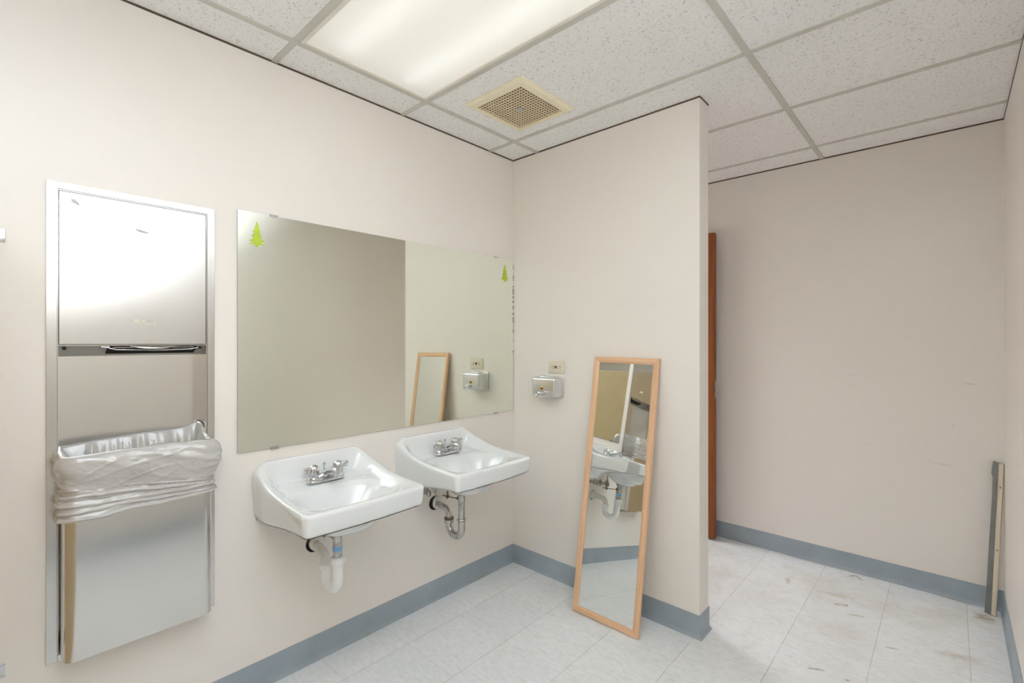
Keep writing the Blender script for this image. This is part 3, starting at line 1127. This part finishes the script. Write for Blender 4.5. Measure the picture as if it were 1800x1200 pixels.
        obj('slip_nut', bm, M['chrome_old'], trap, smooth=True, angle=45)
        bm = bmesh.new()
        lathe(bm, [(0.019, 0.434), (0.0235, 0.437), (0.0235, 0.451), (0.019, 0.455)], 28, Matrix.Translation((dx - 2 * r, dy, 0)))
        obj('slip_nut', bm, M['chrome_old'], trap, smooth=True, angle=45)
        bm = bmesh.new()
        lathe(bm, [(0.019, 0.4555), (0.0242, 0.4560), (0.0242, 0.4595), (0.017, 0.4600)], 28, Matrix.Translation((dx - 2 * r, dy, 0)))
        obj('gasket', bm, M['brass_dark'], trap, smooth=True, angle=45)
        bm = bmesh.new()
        pts = [(dx - 2 * r, dy, 0.448), (dx - 2 * r, dy, 0.462)] + arc((dx - 2 * r - 0.040, 0.462), 0.040, 0, pi * 0.40, 14, y=dy)
        pts += [(0.045, 0.003, 0.504), (-0.02, 0.008, 0.505)]
        tube(bm, pts, 0.0150, 24)
        obj('waste_elbow', bm, M['chrome_old'], t, smooth=True, angle=55)
        wy, wz = 0.006, 0.503
    # black hole in the wall and escutcheon ring
    rot = Matrix.Rotation(pi / 2, 4, 'Y')
    bm = bmesh.new()
    lathe(bm, [(0.036, 0.0), (0.036, 0.0016), (0.030, 0.0018)], 32, Matrix.Translation((0.0003, wy, wz)) @ rot)
    obj('wall_hole', bm, M['black'], t)['label'] = 'black ragged hole in the wall round the pipe'
    bm = bmesh.new()
    mm = Matrix.Translation((0.002, wy + 0.008, wz + 0.002)) @ rot
    lathe(bm, [(0.0325, 0.0), (0.0325, 0.016), (0.028, 0.021), (0.019, 0.021)], 32, mm)
    obj('wall_collar', bm, M['soap_steel'] if variant != 'plastic' else M['pvc_clear'], t, smooth=True, angle=40)
    # pop-up linkage
    bm = bmesh.new()
    tube(bm, [(dx - 0.012, dy, 0.572), (dx - 0.05, dy - 0.002, 0.566), (0.075, dy - 0.004, 0.560)], 0.0024, 8)
    tube(bm, [(dx - 0.010, dy, 0.572), (dx - 0.028, dy, 0.570)], 0.009, 12)
    obj('pivot_rod', bm, M['brass_dark'], t, smooth=True, angle=45)
    bm = bmesh.new()
    box(bm, (0.108, -0.006, 0.55), (0.111, 0.006, 0.625), 0.001)
    box(bm, (0.1035, -0.009, 0.556), (0.1155, 0.009, 0.568), 0.003)
    obj('clevis_strap', bm, M['brass_dark'], t, smooth=True, angle=45)
    # supply stops with looping tubes
    for sy in (-0.085, 0.085):
        bm = bmesh.new()
        lathe(bm, [(0.024, 0.0), (0.024, 0.003), (0.012, 0.006)], 24, Matrix.Translation((0.0005, sy, 0.588)) @ rot)
        tube(bm, [(0.0, sy, 0.588), (0.055, sy, 0.588)], 0.008, 14)
        tube(bm, [(0.035, sy, 0.588), (0.066, sy, 0.588)], [0.012, 0.012], 16)
        tube(bm, [(0.050, sy, 0.578), (0.050, sy, 0.612)], 0.0085, 14)
        v = obj('supply_stop', bm, M['chrome_old'], t, smooth=True, angle=45)
        bm = bmesh.new()
        out = [(0.017 * cos(a), 0.010 * sin(a)) for a in [2 * pi * q / 20 for q in range(20)]]
        prism(bm, out, 'z', 0.0, 0.010, bevel=0.002)
        hd = obj('stop_handle', bm, M['chrome_old'], v, smooth=True, angle=45)
        hd.location = (0.066, sy, 0.588)
        hd.rotation_euler = (0, pi / 2, 0)
        bm = bmesh.new()
        s = -1 if sy < 0 else 1
        loop = [(0.050, sy, 0.610), (0.051, sy + s * 0.004, 0.622), (0.055, sy - s * 0.002, 0.632), (0.058, sy - s * 0.016, 0.640), (0.066, sy - s * 0.032, 0.648), (0.075, s * 0.053, 0.66)]
        # a drooping loop in front of the stop
        if sy < 0:
            loop = [(0.050, sy, 0.605), (0.052, sy, 0.610), (0.055, sy + 0.004, 0.618), (0.060, sy + 0.014, 0.622), (0.066, sy + 0.024, 0.610),
                    (0.070, sy + 0.028, 0.585), (0.072, sy + 0.030, 0.570), (0.078, sy + 0.036, 0.585), (0.080, sy + 0.042, 0.62), (0.080, sy + 0.047, 0.66)]
        tube(bm, loop, 0.0045, 10)
        obj('supply_tube', bm, M['chrome_old'], v, smooth=True, angle=60)
    return t
make_sink(-1.247, 'white wall sink nearer the towel unit, with a white plastic trap and blue band below', 'plastic', 0.010)
make_sink(-0.608, 'white wall sink in the corner beside the stub wall, with a grey metal trap', 'metal', 0.006)

# ================================================================== TOWEL DISPENSER / WASTE UNIT
t = thing('towel_and_waste_unit', 'tall recessed stainless steel paper towel dispenser with waste bin below, left of the mirror', 'paper towel dispenser', (0, 0, 0))
FY0, FY1, FZ0, FZ1 = -2.048, -1.609, 0.382, 1.816
bm = bmesh.new()
def plate(bm, y0, y1, z0, z1, x0, x1):
    box(bm, (x0, y0, z0), (x1, y1, z1), 0.0008, 1)
plate(bm, FY0, DY0, FZ0, FZ1, 0.0002, 0.005)
plate(bm, DY1, FY1, FZ0, FZ1, 0.0002, 0.005)
plate(bm, DY0, DY1, DZ1, FZ1, 0.0002, 0.005)
plate(bm, DY0, DY1, FZ0, DZ0, 0.0002, 0.005)
obj('face_frame', bm, M['steel'], t)
# recess lining
bm = bmesh.new()
RX = -0.084
box(bm, (RX - 0.002, DY0 + 0.0005, DZ0 + 0.001), (RX, DY1 - 0.0005, DZ1 - 0.001))
box(bm, (RX, DY0 + 0.0005, DZ0 + 0.001), (0.002, DY0 + 0.002, DZ1 - 0.001))
box(bm, (RX, DY1 - 0.002, DZ0 + 0.001), (0.002, DY1 - 0.0005, DZ1 - 0.001))
box(bm, (RX, DY0 + 0.002, DZ1 - 0.003), (0.002, DY1 - 0.002, DZ1 - 0.001))
obj('recess_lining', bm, M['steel_can'], t)
# upper door
bm = bmesh.new()
box(bm, (-0.004, DY0 + 0.0035, 1.329), (0.004, DY1 - 0.004, DZ1 - 0.005), 0.001, 1)
dr = obj('towel_door', bm, M['steel'], t)
for (pts, mname, nm, lb) in (
        ([(-1.995, 1.770), (-1.985, 1.772), (-1.976, 1.762), (-1.972, 1.752), (-1.979, 1.756), (-1.990, 1.760)], 'residue_grey', 'residue_spot', 'grey smudge'),
        ([(-1.838, 1.708), (-1.826, 1.706), (-1.815, 1.703), (-1.797, 1.697), (-1.815, 1.696), (-1.832, 1.699)], 'residue_grey', 'residue_mark', 'torn scrap of sticker'),
        ([(-1.846, 1.412), (-1.836, 1.414), (-1.783, 1.404), (-1.781, 1.392), (-1.800, 1.394), (-1.846, 1.401)], 'residue', 'label_remnant', 'pale torn label remnant')):
    bm = bmesh.new()
    prism(bm, pts, 'x', 0.004, 0.0045)
    obj(nm, bm, M[mname], dr)['label'] = lb
# sloping underside of the towel compartment with slot
bm = bmesh.new()
prism(bm, [(-0.003, 1.328), (-0.003, 1.325), (RX, 1.291), (RX, 1.296)], 'y', DY0 + 0.002, DY1 - 0.002)
under = obj('towel_tray', bm, M['steel_dark'], t)
def on_slope(u):       # u: 0 at the front, 1 at the back
    return (-0.003 + (RX + 0.003) * u, 1.3245 + (1.291 - 1.325) * u)
bm = bmesh.new()
xa, za = on_slope(0.06); xb, zb = on_slope(0.70)
yA, yB_ = -1.905, -1.660
prism(bm, [(xa, za), (xb, zb), (xb, zb - 0.003), (xa, za - 0.003)], 'y', yA, yB_)
obj('slot_opening', bm, M['black'], under)
bm = bmesh.new()
prism(bm, [(xa, za - 0.002), (xb * 0.7, zb * 0.3 + za * 0.7 - 0.002), (xb * 0.7, zb * 0.3 + za * 0.7 - 0.004), (xa, za - 0.004)], 'y', yA + 0.012, yB_ - 0.012)
obj('paper_towel', bm, M['paper'], under)['label'] = 'edge of a white folded paper towel'
bm = bmesh.new()
lip = []
for k in range(25):
    a = k / 24
    lip.append((0.002 + 0.006 * sin(pi * a), yA + 0.055 + 0.120 * a, 1.322 - 0.006 * sin(pi * a)))
tube(bm, lip, [0.0015 + 0.0045 * sin(pi * k / 24) for k in range(25)], 12)
tube(bm, [(-0.002, yA - 0.004, 1.318), (-0.002, yA + 0.02, 1.312), (-0.002, (yA + yB_) / 2, 1.309), (-0.002, yB_ - 0.02, 1.312), (-0.002, yB_, 1.318)], 0.0022, 10)
tube(bm, [(-0.001, yA - 0.018, 1.321), (-0.001, yA + 0.002, 1.319)], [0.003, 0.0045], 10)
obj('tear_bar', bm, M['chrome_old'], under, smooth=True, angle=50)
for y in (-2.006, -1.648):
    bm = bmesh.new()
    x_, z_ = on_slope(0.25)
    lathe(bm, [(0.005, -0.002), (0.005, 0.0005)], 14, Matrix.Translation((x_, y, z_ - 0.001)))
    obj('key_hole', bm, M['black'], under)
# waste receptacle: rounded front bin hung in the recess, open on top
CY0, CY1 = DY0 + 0.006, DY1 - 0.006
CZ0, CZ1 = 0.408, 1.000
CXB, CXF = RX + 0.004, 0.098
CR = 0.030
def can_loop(off=0.0, n_c=8):
    """open rounded rectangle seen from above, counter-clockwise from rear left"""
    pts = [(CXB - off * 0, CY0 - off)]
    r = CR + off
    for k in range(n_c + 1):
        a = -pi / 2 + (pi / 2) * k / n_c
        pts.append((CXF + off - r + r * cos(a), CY0 - off + r + r * sin(a)))
    for k in range(n_c + 1):
        a = (pi / 2) * k / n_c
        pts.append((CXF + off - r + r * cos(a), CY1 + off - r + r * sin(a)))
    pts.append((CXB, CY1 + off))
    return pts
bm = bmesh.new()
lo_, li_ = can_loop(0), can_loop(-0.002)
rows = []
for (lp_, z) in ((lo_, CZ0), (lo_, CZ1), (li_, CZ1), (li_, CZ0 + 0.002)):
    rows.append([bm.verts.new((x, y, z)) for x, y in lp_])
n = len(lo_)
for a, b in zip(rows, rows[1:]):
    for k in range(n):
        bm.faces.new([a[k], a[(k + 1) % n], b[(k + 1) % n], b[k]])
bm.faces.new(rows[0][::-1]); bm.faces.new(rows[-1])
obj('waste_bin', bm, M['steel_can'], t, smooth=True, angle=35)

# ---- bin liner folded over the rim
def bag_mesh():
    bm = bmesh.new()
    per = can_loop(0.0, 10)
    # resample the closed perimeter evenly
    P = [Vector((x, y, 0)) for x, y in per]
    Pc = P + [P[0]]
    lens = [0]
    for a, b in zip(Pc, Pc[1:]):
        lens.append(lens[-1] + (b - a).length)
    tot = lens[-1]
    NS = 420
    ctr = Vector(((CXB + CXF) / 2, (CY0 + CY1) / 2, 0))
    samples = []
    for i in range(NS):
        s = tot * i / NS
        k = 0
        while lens[k + 1] < s: k += 1
        f = (s - lens[k]) / (lens[k + 1] - lens[k])
        p = Pc[k].lerp(Pc[k + 1], f)
        samples.append((p, s))
    # outward normals
    nrm = []
    for i in range(NS):
        d = (samples[(i + 3) % NS][0] - samples[(i - 3) % NS][0]).normalized()
        nrm.append(Vector((d.y, -d.x, 0)))
    NI, NO = 26, 74
    rings = []
    for r in range(NI + NO + 1):
        ring = []
        for i in range(NS):
            p, s = samples[i]
            nn = nrm[i]
            rear = 1 - sstep(-0.045, -0.005, p.x)        # inside the wall recess: no room to bulge
            yy = (p.y - CY0) / (CY1 - CY0)
            top = 1.006 + 0.006 * noise.noise(Vector((s * 9, 1.3, 0)))
            top += 0.024 * rear * (0.25 + yy * 0.9)       # rear edge pulled up, most at the right
            top += 0.012 * sstep(0.86, 1.0, yy) * sstep(0.03, -0.03, p.x)
            if r <= NI:
                u = 1 - r / NI                       # 1 deep inside, 0 at the lip
                z = top - 0.15 * u
                off = -0.004 - 0.020 * sin(pi * min(1, u * 1.3)) * 0.6 - 0.018 * u
                wr = noise.noise(Vector((s * 26, z * 5 + 3, 2.2))) + 0.5 * noise.noise(Vector((s * 60, z * 9, 5)))
                amp = 0.010 * min(1, u * 4) + 0.0015
                off += amp * wr - 0.004 * min(1, u * 4)
            else:
                u = (r - NI) / NO
                # hem: lower at left front, gathered higher to the right
                hem = 0.815 + 0.012 * sstep(0.0, 1.0, yy) + 0.004 * noise.noise(Vector((s * 14, 8, 0)))
                depth = (top - hem) * (1 - rear * 0.93)
                z = top - depth * u
                # puffed shape: belly above, tight gathered band below the waist
                waist = 0.52 + 0.26 * yy ** 1.5
                if u < waist:
                    belly = sin(pi * (u / waist) ** 0.75)
                    off = 0.004 + 0.010 * belly + 0.010 * belly * sstep(0.55, 1.0, yy) + 0.004 * sstep(0, 0.1, u)
                else:
                    v = (u - waist) / (1 - waist)
                    f1 = noise.noise(Vector((v * 4.2 + 0.5 * noise.noise(Vector((s * 6, 1, 1))), s * 2.5, 9)))
                    f2 = noise.noise(Vector((v * 9.5, s * 4.0, 3)))
                    off = 0.0055 + 0.003 * v + 0.0075 * (1 - min(1, abs(f1) * 3.2)) + 0.003 * (1 - min(1, abs(f2) * 3))
                # broad diagonal creases that fan from the top left corner and from the waist at the right
                n1 = noise.ridged_multi_fractal(Vector((s * 3.2 + z * 3.0, z * 11 + s * 3.6, 4.0)), 0.9, 2.1, 3, 1.0, 2.0)
                n2 = noise.noise(Vector((s * 11 - z * 8, z * 32 + s * 9, 1.0)))
                n3 = noise.noise(Vector((s * 5, z * 110 + s * 8, 6.0)))
                k = min(1, u * 7)
                c1 = 1 - min(1, abs(noise.noise(Vector((s * 4.5 + z * 7, z * 13 + s * 5.5, 2.0)))) * 4.5)
                c2 = 1 - min(1, abs(noise.noise(Vector((s * 10 - z * 12, z * 24 - s * 6, 7.0)))) * 4.0)
                c3 = 1 - min(1, abs(noise.noise(Vector((s * 26 + z * 8, z * 40 + s * 10, 11.0)))) * 3.5)
                off += k * (0.0045 * (n1 - 1.0) + 0.0015 * n2 + 0.0042 * c1 + 0.0024 * c2 + 0.0010 * c3 - 0.002)
                off = max(off, 0.0022)
                off = off * (1 - rear) + 0.0004 * rear
                z += k * 0.0015 * n2
            side = abs(nn.y)
            q = p + nn * off
            if rear > 0.5:
                q.x = max(q.x, RX + 0.0015)
                q.y = min(max(q.y, DY0 + 0.003), DY1 - 0.003)
            ring.append(bm.verts.new((q.x, q.y, z)))
        rings.append(ring)
    for a, b in zip(rings, rings[1:]):
        for i in range(NS):
            bm.faces.new([a[i], a[(i + 1) % NS], b[(i + 1) % NS], b[i]])
    return bm
bag = obj('bin_liner', bag_mesh(), M['bag'], smooth=True)
tag(bag, 'crumpled grey plastic bin liner folded over the rim of the steel waste bin', 'trash bag')

# ================================================================== SOAP DISPENSER
t = thing('soap_dispenser', 'boxy stainless steel soap dispenser on the stub wall beside the corner sink', 'soap dispenser', (0.304, 0, 1.03))
bm = bmesh.new()
box(bm, (-0.080, -0.088, 0.0), (0.080, -0.010, 0.108), 0.012, 5)
obj('dispenser_body', bm, M['soap_steel'], t, smooth=True, angle=50)
bm = bmesh.new()
box(bm, (-0.082, -0.014, -0.004), (0.082, -0.0005, 0.112), 0.004, 3)
obj('back_plate', bm, M['soap_steel'], t, smooth=True, angle=50)
bm = bmesh.new()
box(bm, (-0.045, -0.060, 0.106), (0.050, -0.020, 0.113), 0.003, 3)
obj('fill_lid', bm, M['soap_steel'], t, smooth=True, angle=50)
rx = Matrix.Rotation(pi / 2, 4, 'X')
bm = bmesh.new()
lathe(bm, [(0.011, 0.0), (0.011, 0.003), (0.009, 0.004), (0.004, 0.0042)], 24, Matrix.Translation((-0.006, -0.088, 0.050)) @ rx)
lk = obj('sight_lock', bm, M['lock'], t, smooth=True, angle=40)
bm = bmesh.new()
lathe(bm, [(0.0045, 0.0), (0.0045, 0.0012)], 16, Matrix.Translation((-0.006, -0.0918, 0.050)) @ rx)
obj('key_hole', bm, M['black'], lk)
bm = bmesh.new()
lathe(bm, [(0.013, 0.0), (0.012, 0.006), (0.009, 0.010), (0.0085, 0.022), (0.010, 0.026), (0.010, 0.036), (0.006, 0.038)], 24, Matrix.Translation((0.0, -0.087, 0.022)) @ rx)
vl = obj('push_valve', bm, M['chrome'], t, smooth=True, angle=45)
bm = bmesh.new()
tube(bm, [(0.0, -0.108, 0.022), (-0.008, -0.116, 0.018), (-0.016, -0.123, 0.010), (-0.018, -0.125, 0.002)], [0.0075, 0.007, 0.006, 0.005], 16)
obj('soap_spout', bm, M['chrome'], vl, smooth=True, angle=55)

# ================================================================== OUTLET
t = thing('wall_outlet', 'horizontal ivory safety outlet above the soap dispenser', 'electrical outlet', (0.334, 0, 1.194))
bm = bmesh.new()
box(bm, (-0.057, -0.006, -0.035), (0.057, -0.0003, 0.035), 0.0025, 2)
obj('cover_plate', bm, M['outlet'], t, smooth=True, angle=40)
bm = bmesh.new()
box(bm, (-0.033, -0.0085, -0.0165), (0.033, -0.005, 0.0165), 0.001, 2)
rc_ = obj('receptacle_face', bm, M['outlet'], t, smooth=True, angle=40)
for sx in (-1, 1):
    bm = bmesh.new()
    for dz in (-0.006, 0.006):
        box(bm, (sx * 0.020 - 0.004, -0.0090, dz - 0.001), (sx * 0.020 + 0.004, -0.0084, dz + 0.001))
    lathe(bm, [(0.0024, 0), (0.0024, 0.0006)], 12, Matrix.Translation((sx * 0.020 + sx * 0.009, -0.0084, 0)) @ rx)
    obj('socket_slots', bm, M['black'], rc_)
bm = bmesh.new()
box(bm, (-0.0085, -0.0105, -0.007), (-0.0012, -0.008, 0.007), 0.0006, 1)
obj('test_button', bm, M['black'], rc_)['label'] = 'black test button'
bm = bmesh.new()
box(bm, (0.0008, -0.0105, -0.007), (0.0078, -0.008, 0.007), 0.0006, 1)
obj('reset_button', bm, M['red'], rc_)['label'] = 'red reset button'
for sx in (-1, 1):
    bm = bmesh.new()
    lathe(bm, [(0.0028, 0), (0.0024, 0.001)], 14, Matrix.Translation((sx * 0.0485, -0.006, 0)) @ rx)
    obj('screw', bm, M['outlet'], t, smooth=True, angle=40)

# ================================================================== LEANING MIRROR
W_, HT, TH = 0.356, 1.268, 0.016
lean = math.atan2(0.182, 1.254)
t = thing('leaning_mirror', 'tall narrow mirror in a light oak frame leaning on the stub wall', 'mirror',
          (0.760, -0.188, 0.002), (-lean, 0.014, 0.012))
FWm = 0.030
def stick(bm, outline_fn, a, b): pass
def frame_side(x0, x1, z0, z1, vert):
    bm = bmesh.new()
    # moulded profile: outer edge full depth, slopes to the glass
    if vert:
        s = 1 if x0 < 0 else -1
        xo = x0 if s > 0 else x1
        pr = [(0, 0.0), (0, -TH + 0.003), (0.003, -TH), (0.020, -TH), (0.027, -TH + 0.004), (FWm, -TH + 0.005), (FWm, 0.0)]
        a = [bm.verts.new((xo + s * u, v, z0 + u)) for u, v in pr]
        b = [bm.verts.new((xo + s * u, v, z1 - u)) for u, v in pr]
    else:
        s = 1 if z0 < 0.1 else -1
        zo = z0 if s > 0 else z1
        pr = [(0, 0.0), (0, -TH + 0.003), (0.003, -TH), (0.020, -TH), (0.027, -TH + 0.004), (FWm, -TH + 0.005), (FWm, 0.0)]
        a = [bm.verts.new((x0 + u, v, zo + s * u)) for u, v in pr]
        b = [bm.verts.new((x1 - u, v, zo + s * u)) for u, v in pr]
    n = len(pr)
    for k in range(n):
        bm.faces.new([a[k], a[(k + 1) % n], b[(k + 1) % n], b[k]])
    bm.faces.new(a[::-1]); bm.faces.new(b)
    return bm
hw = W_ / 2
obj('frame_stile', frame_side(-hw, -hw + FWm, 0, HT, True), M['oak'], t)
obj('frame_stile', frame_side(hw - FWm, hw, 0, HT, True), M['oak'], t)
obj('frame_rail', frame_side(-hw, hw, 0, FWm, False), M['oak_x'], t)
obj('frame_rail', frame_side(-hw, hw, HT - FWm, HT, False), M['oak_x'], t)
bm = bmesh.new()
box(bm, (-hw + FWm - 0.001, -0.008, FWm - 0.001), (hw - FWm + 0.001, -0.005, HT - FWm + 0.001))
obj('mirror_glass', bm, M['mirror2'], t)
bm = bmesh.new()
box(bm, (-hw + 0.006, -0.005, 0.006), (hw - 0.006, -0.0015, HT - 0.006))
obj('backing_board', bm, M['lath'], t)

# ================================================================== LATH IN THE CORNER
p0 = Vector((2.118, 1.150, 0.003))
p1 = Vector((2.1475, 1.205, 0.735))
d = (p1 - p0)
Lb = d.length
t = thing('wood_lath', 'short length of pine lath with grey rubber edging propped in the far corner', 'wood strip', p0)
t.rotation_mode = 'QUATERNION'
q1 = d.to_track_quat('Z', 'Y')
t.rotation_quaternion = q1 @ Matrix.Rotation(radians(0), 4, 'Z').to_quaternion()
def align_lath():
    z = d.normalized()
    f = Vector((-0.15, -1.0, 0)); f = (f - z * f.dot(z)).normalized()   # face towards the viewer (-y)
    x = f.cross(z).normalized() * -1
    x = z.cross(f) * -1
    m = Matrix((x, -f, z)).transposed()
    if m.determinant() < 0:
        x = -x
        m = Matrix((x, -f, z)).transposed()
    return m.to_quaternion()
t.rotation_quaternion = align_lath()
bm = bmesh.new()
box(bm, (-0.001, -0.006, 0), (0.016, 0.018, Lb), 0.001, 1)
lath = obj('pine_strip', bm, M['lath'], t)
for z in (Lb * 0.845, Lb * 0.43):
    bm = bmesh.new()
    lathe(bm, [(0.005, 0.0), (0.0042, 0.0006)], 14, Matrix.Translation((0.008, -0.006, z)) @ rx @ Matrix.Scale(0.6, 4, (1, 0, 0)))
    obj('knot', bm, M['brass_dark'], lath)
bm = bmesh.new()
out = [(-0.025, 0.0), (-0.0015, -0.001), (-0.0015, Lb + 0.004), (-0.022, Lb + 0.010), (-0.025, Lb - 0.02), (-0.026, Lb - 0.055), (-0.021, Lb - 0.070), (-0.020, Lb - 0.2), (-0.022, Lb * 0.5), (-0.023, 0.15)]
prism(bm, out, 'y', 0.000, 0.010)
obj('rubber_edging', bm, M['grey_strip'], t)['label'] = 'grey rubber strip with a ragged edge'

# ================================================================== PARTITION BRACKETS AT THE LEFT EDGE
for z, lab in ((1.637, 'small chrome bracket high on the wall at the left edge'), (0.411, 'small chrome bracket low on the wall at the left edge')):
    t = thing('partition_bracket', lab, 'bracket', (0, -2.165, z), group='chrome brackets on the left wall')
    bm = bmesh.new()
    box(bm, (0.0002, -0.075, -0.019), (0.0035, 0.035, 0.019), 0.0012, 3)
    box(bm, (0.003, -0.039, -0.019), (0.030, -0.035, 0.019), 0.001, 2)
    box(bm, (0.003, -0.009, -0.019), (0.030, -0.005, 0.019), 0.001, 2)
    obj('flange', bm, M['chrome'], t, smooth=True, angle=40)
    for y in (0.018, -0.060):
        bm = bmesh.new()
        lathe(bm, [(0.0055, 0), (0.0055, 0.001), (0.003, 0.0028)], 16, Matrix.Translation((0.0035, y, 0)) @ Matrix.Rotation(pi / 2, 4, 'Y'))
        obj('screw', bm, M['screw'], t, smooth=True, angle=40)

# ================================================================== TOILET STALL PANEL just left of the view
t = thing('stall_panel', 'tan toilet stall side panel held by the chrome wall brackets, top edge below head height', 'stall partition', (0, -2.187, 0.30))
bm = bmesh.new()
box(bm, (0.012, -0.0125, 0.0), (1.42, 0.0125, 1.365), 0.003, 2)
obj('panel', bm, M['stall'], t)
bm = bmesh.new()
box(bm, (1.42, -0.016, -0.30), (1.50, 0.016, 1.50), 0.003, 2)
obj('pilaster', bm, M['stall'], t)

# ================================================================== DEBRIS ON THE FLOOR
bm = bmesh.new()
tube(bm, [(-0.030, 0.0, 0.002), (-0.018, 0.012, 0.003), (0.0, 0.018, 0.007), (0.012, 0.008, 0.004), (0.020, -0.004, 0.003), (0.036, -0.006, 0.002)], [0.0008, 0.002, 0.0016, 0.002, 0.0016, 0.0007], 8)
o = obj('fibre_scrap', bm, M['fibre'], smooth=True); o.location = (1.575, 1.150, 0.0)
tag(o, 'curled brown fibre scrap on the floor near the far baseboard', 'debris')
bm = bmesh.new()
bmesh.ops.create_icosphere(bm, subdivisions=3, radius=0.010)
for v in bm.verts:
    k = 1 + 0.5 * noise.noise(v.co * 130)
    v.co = Vector((v.co.x * k * 1.3, v.co.y * k, max(0, (v.co.z + 0.004) * 0.25 * k)))
o = obj('plaster_crumb', bm, M['crumb'], smooth=True); o.location = (0.877, -0.459, 0.0)
tag(o, 'flat white crumb on the floor tiles before the leaning mirror', 'debris')
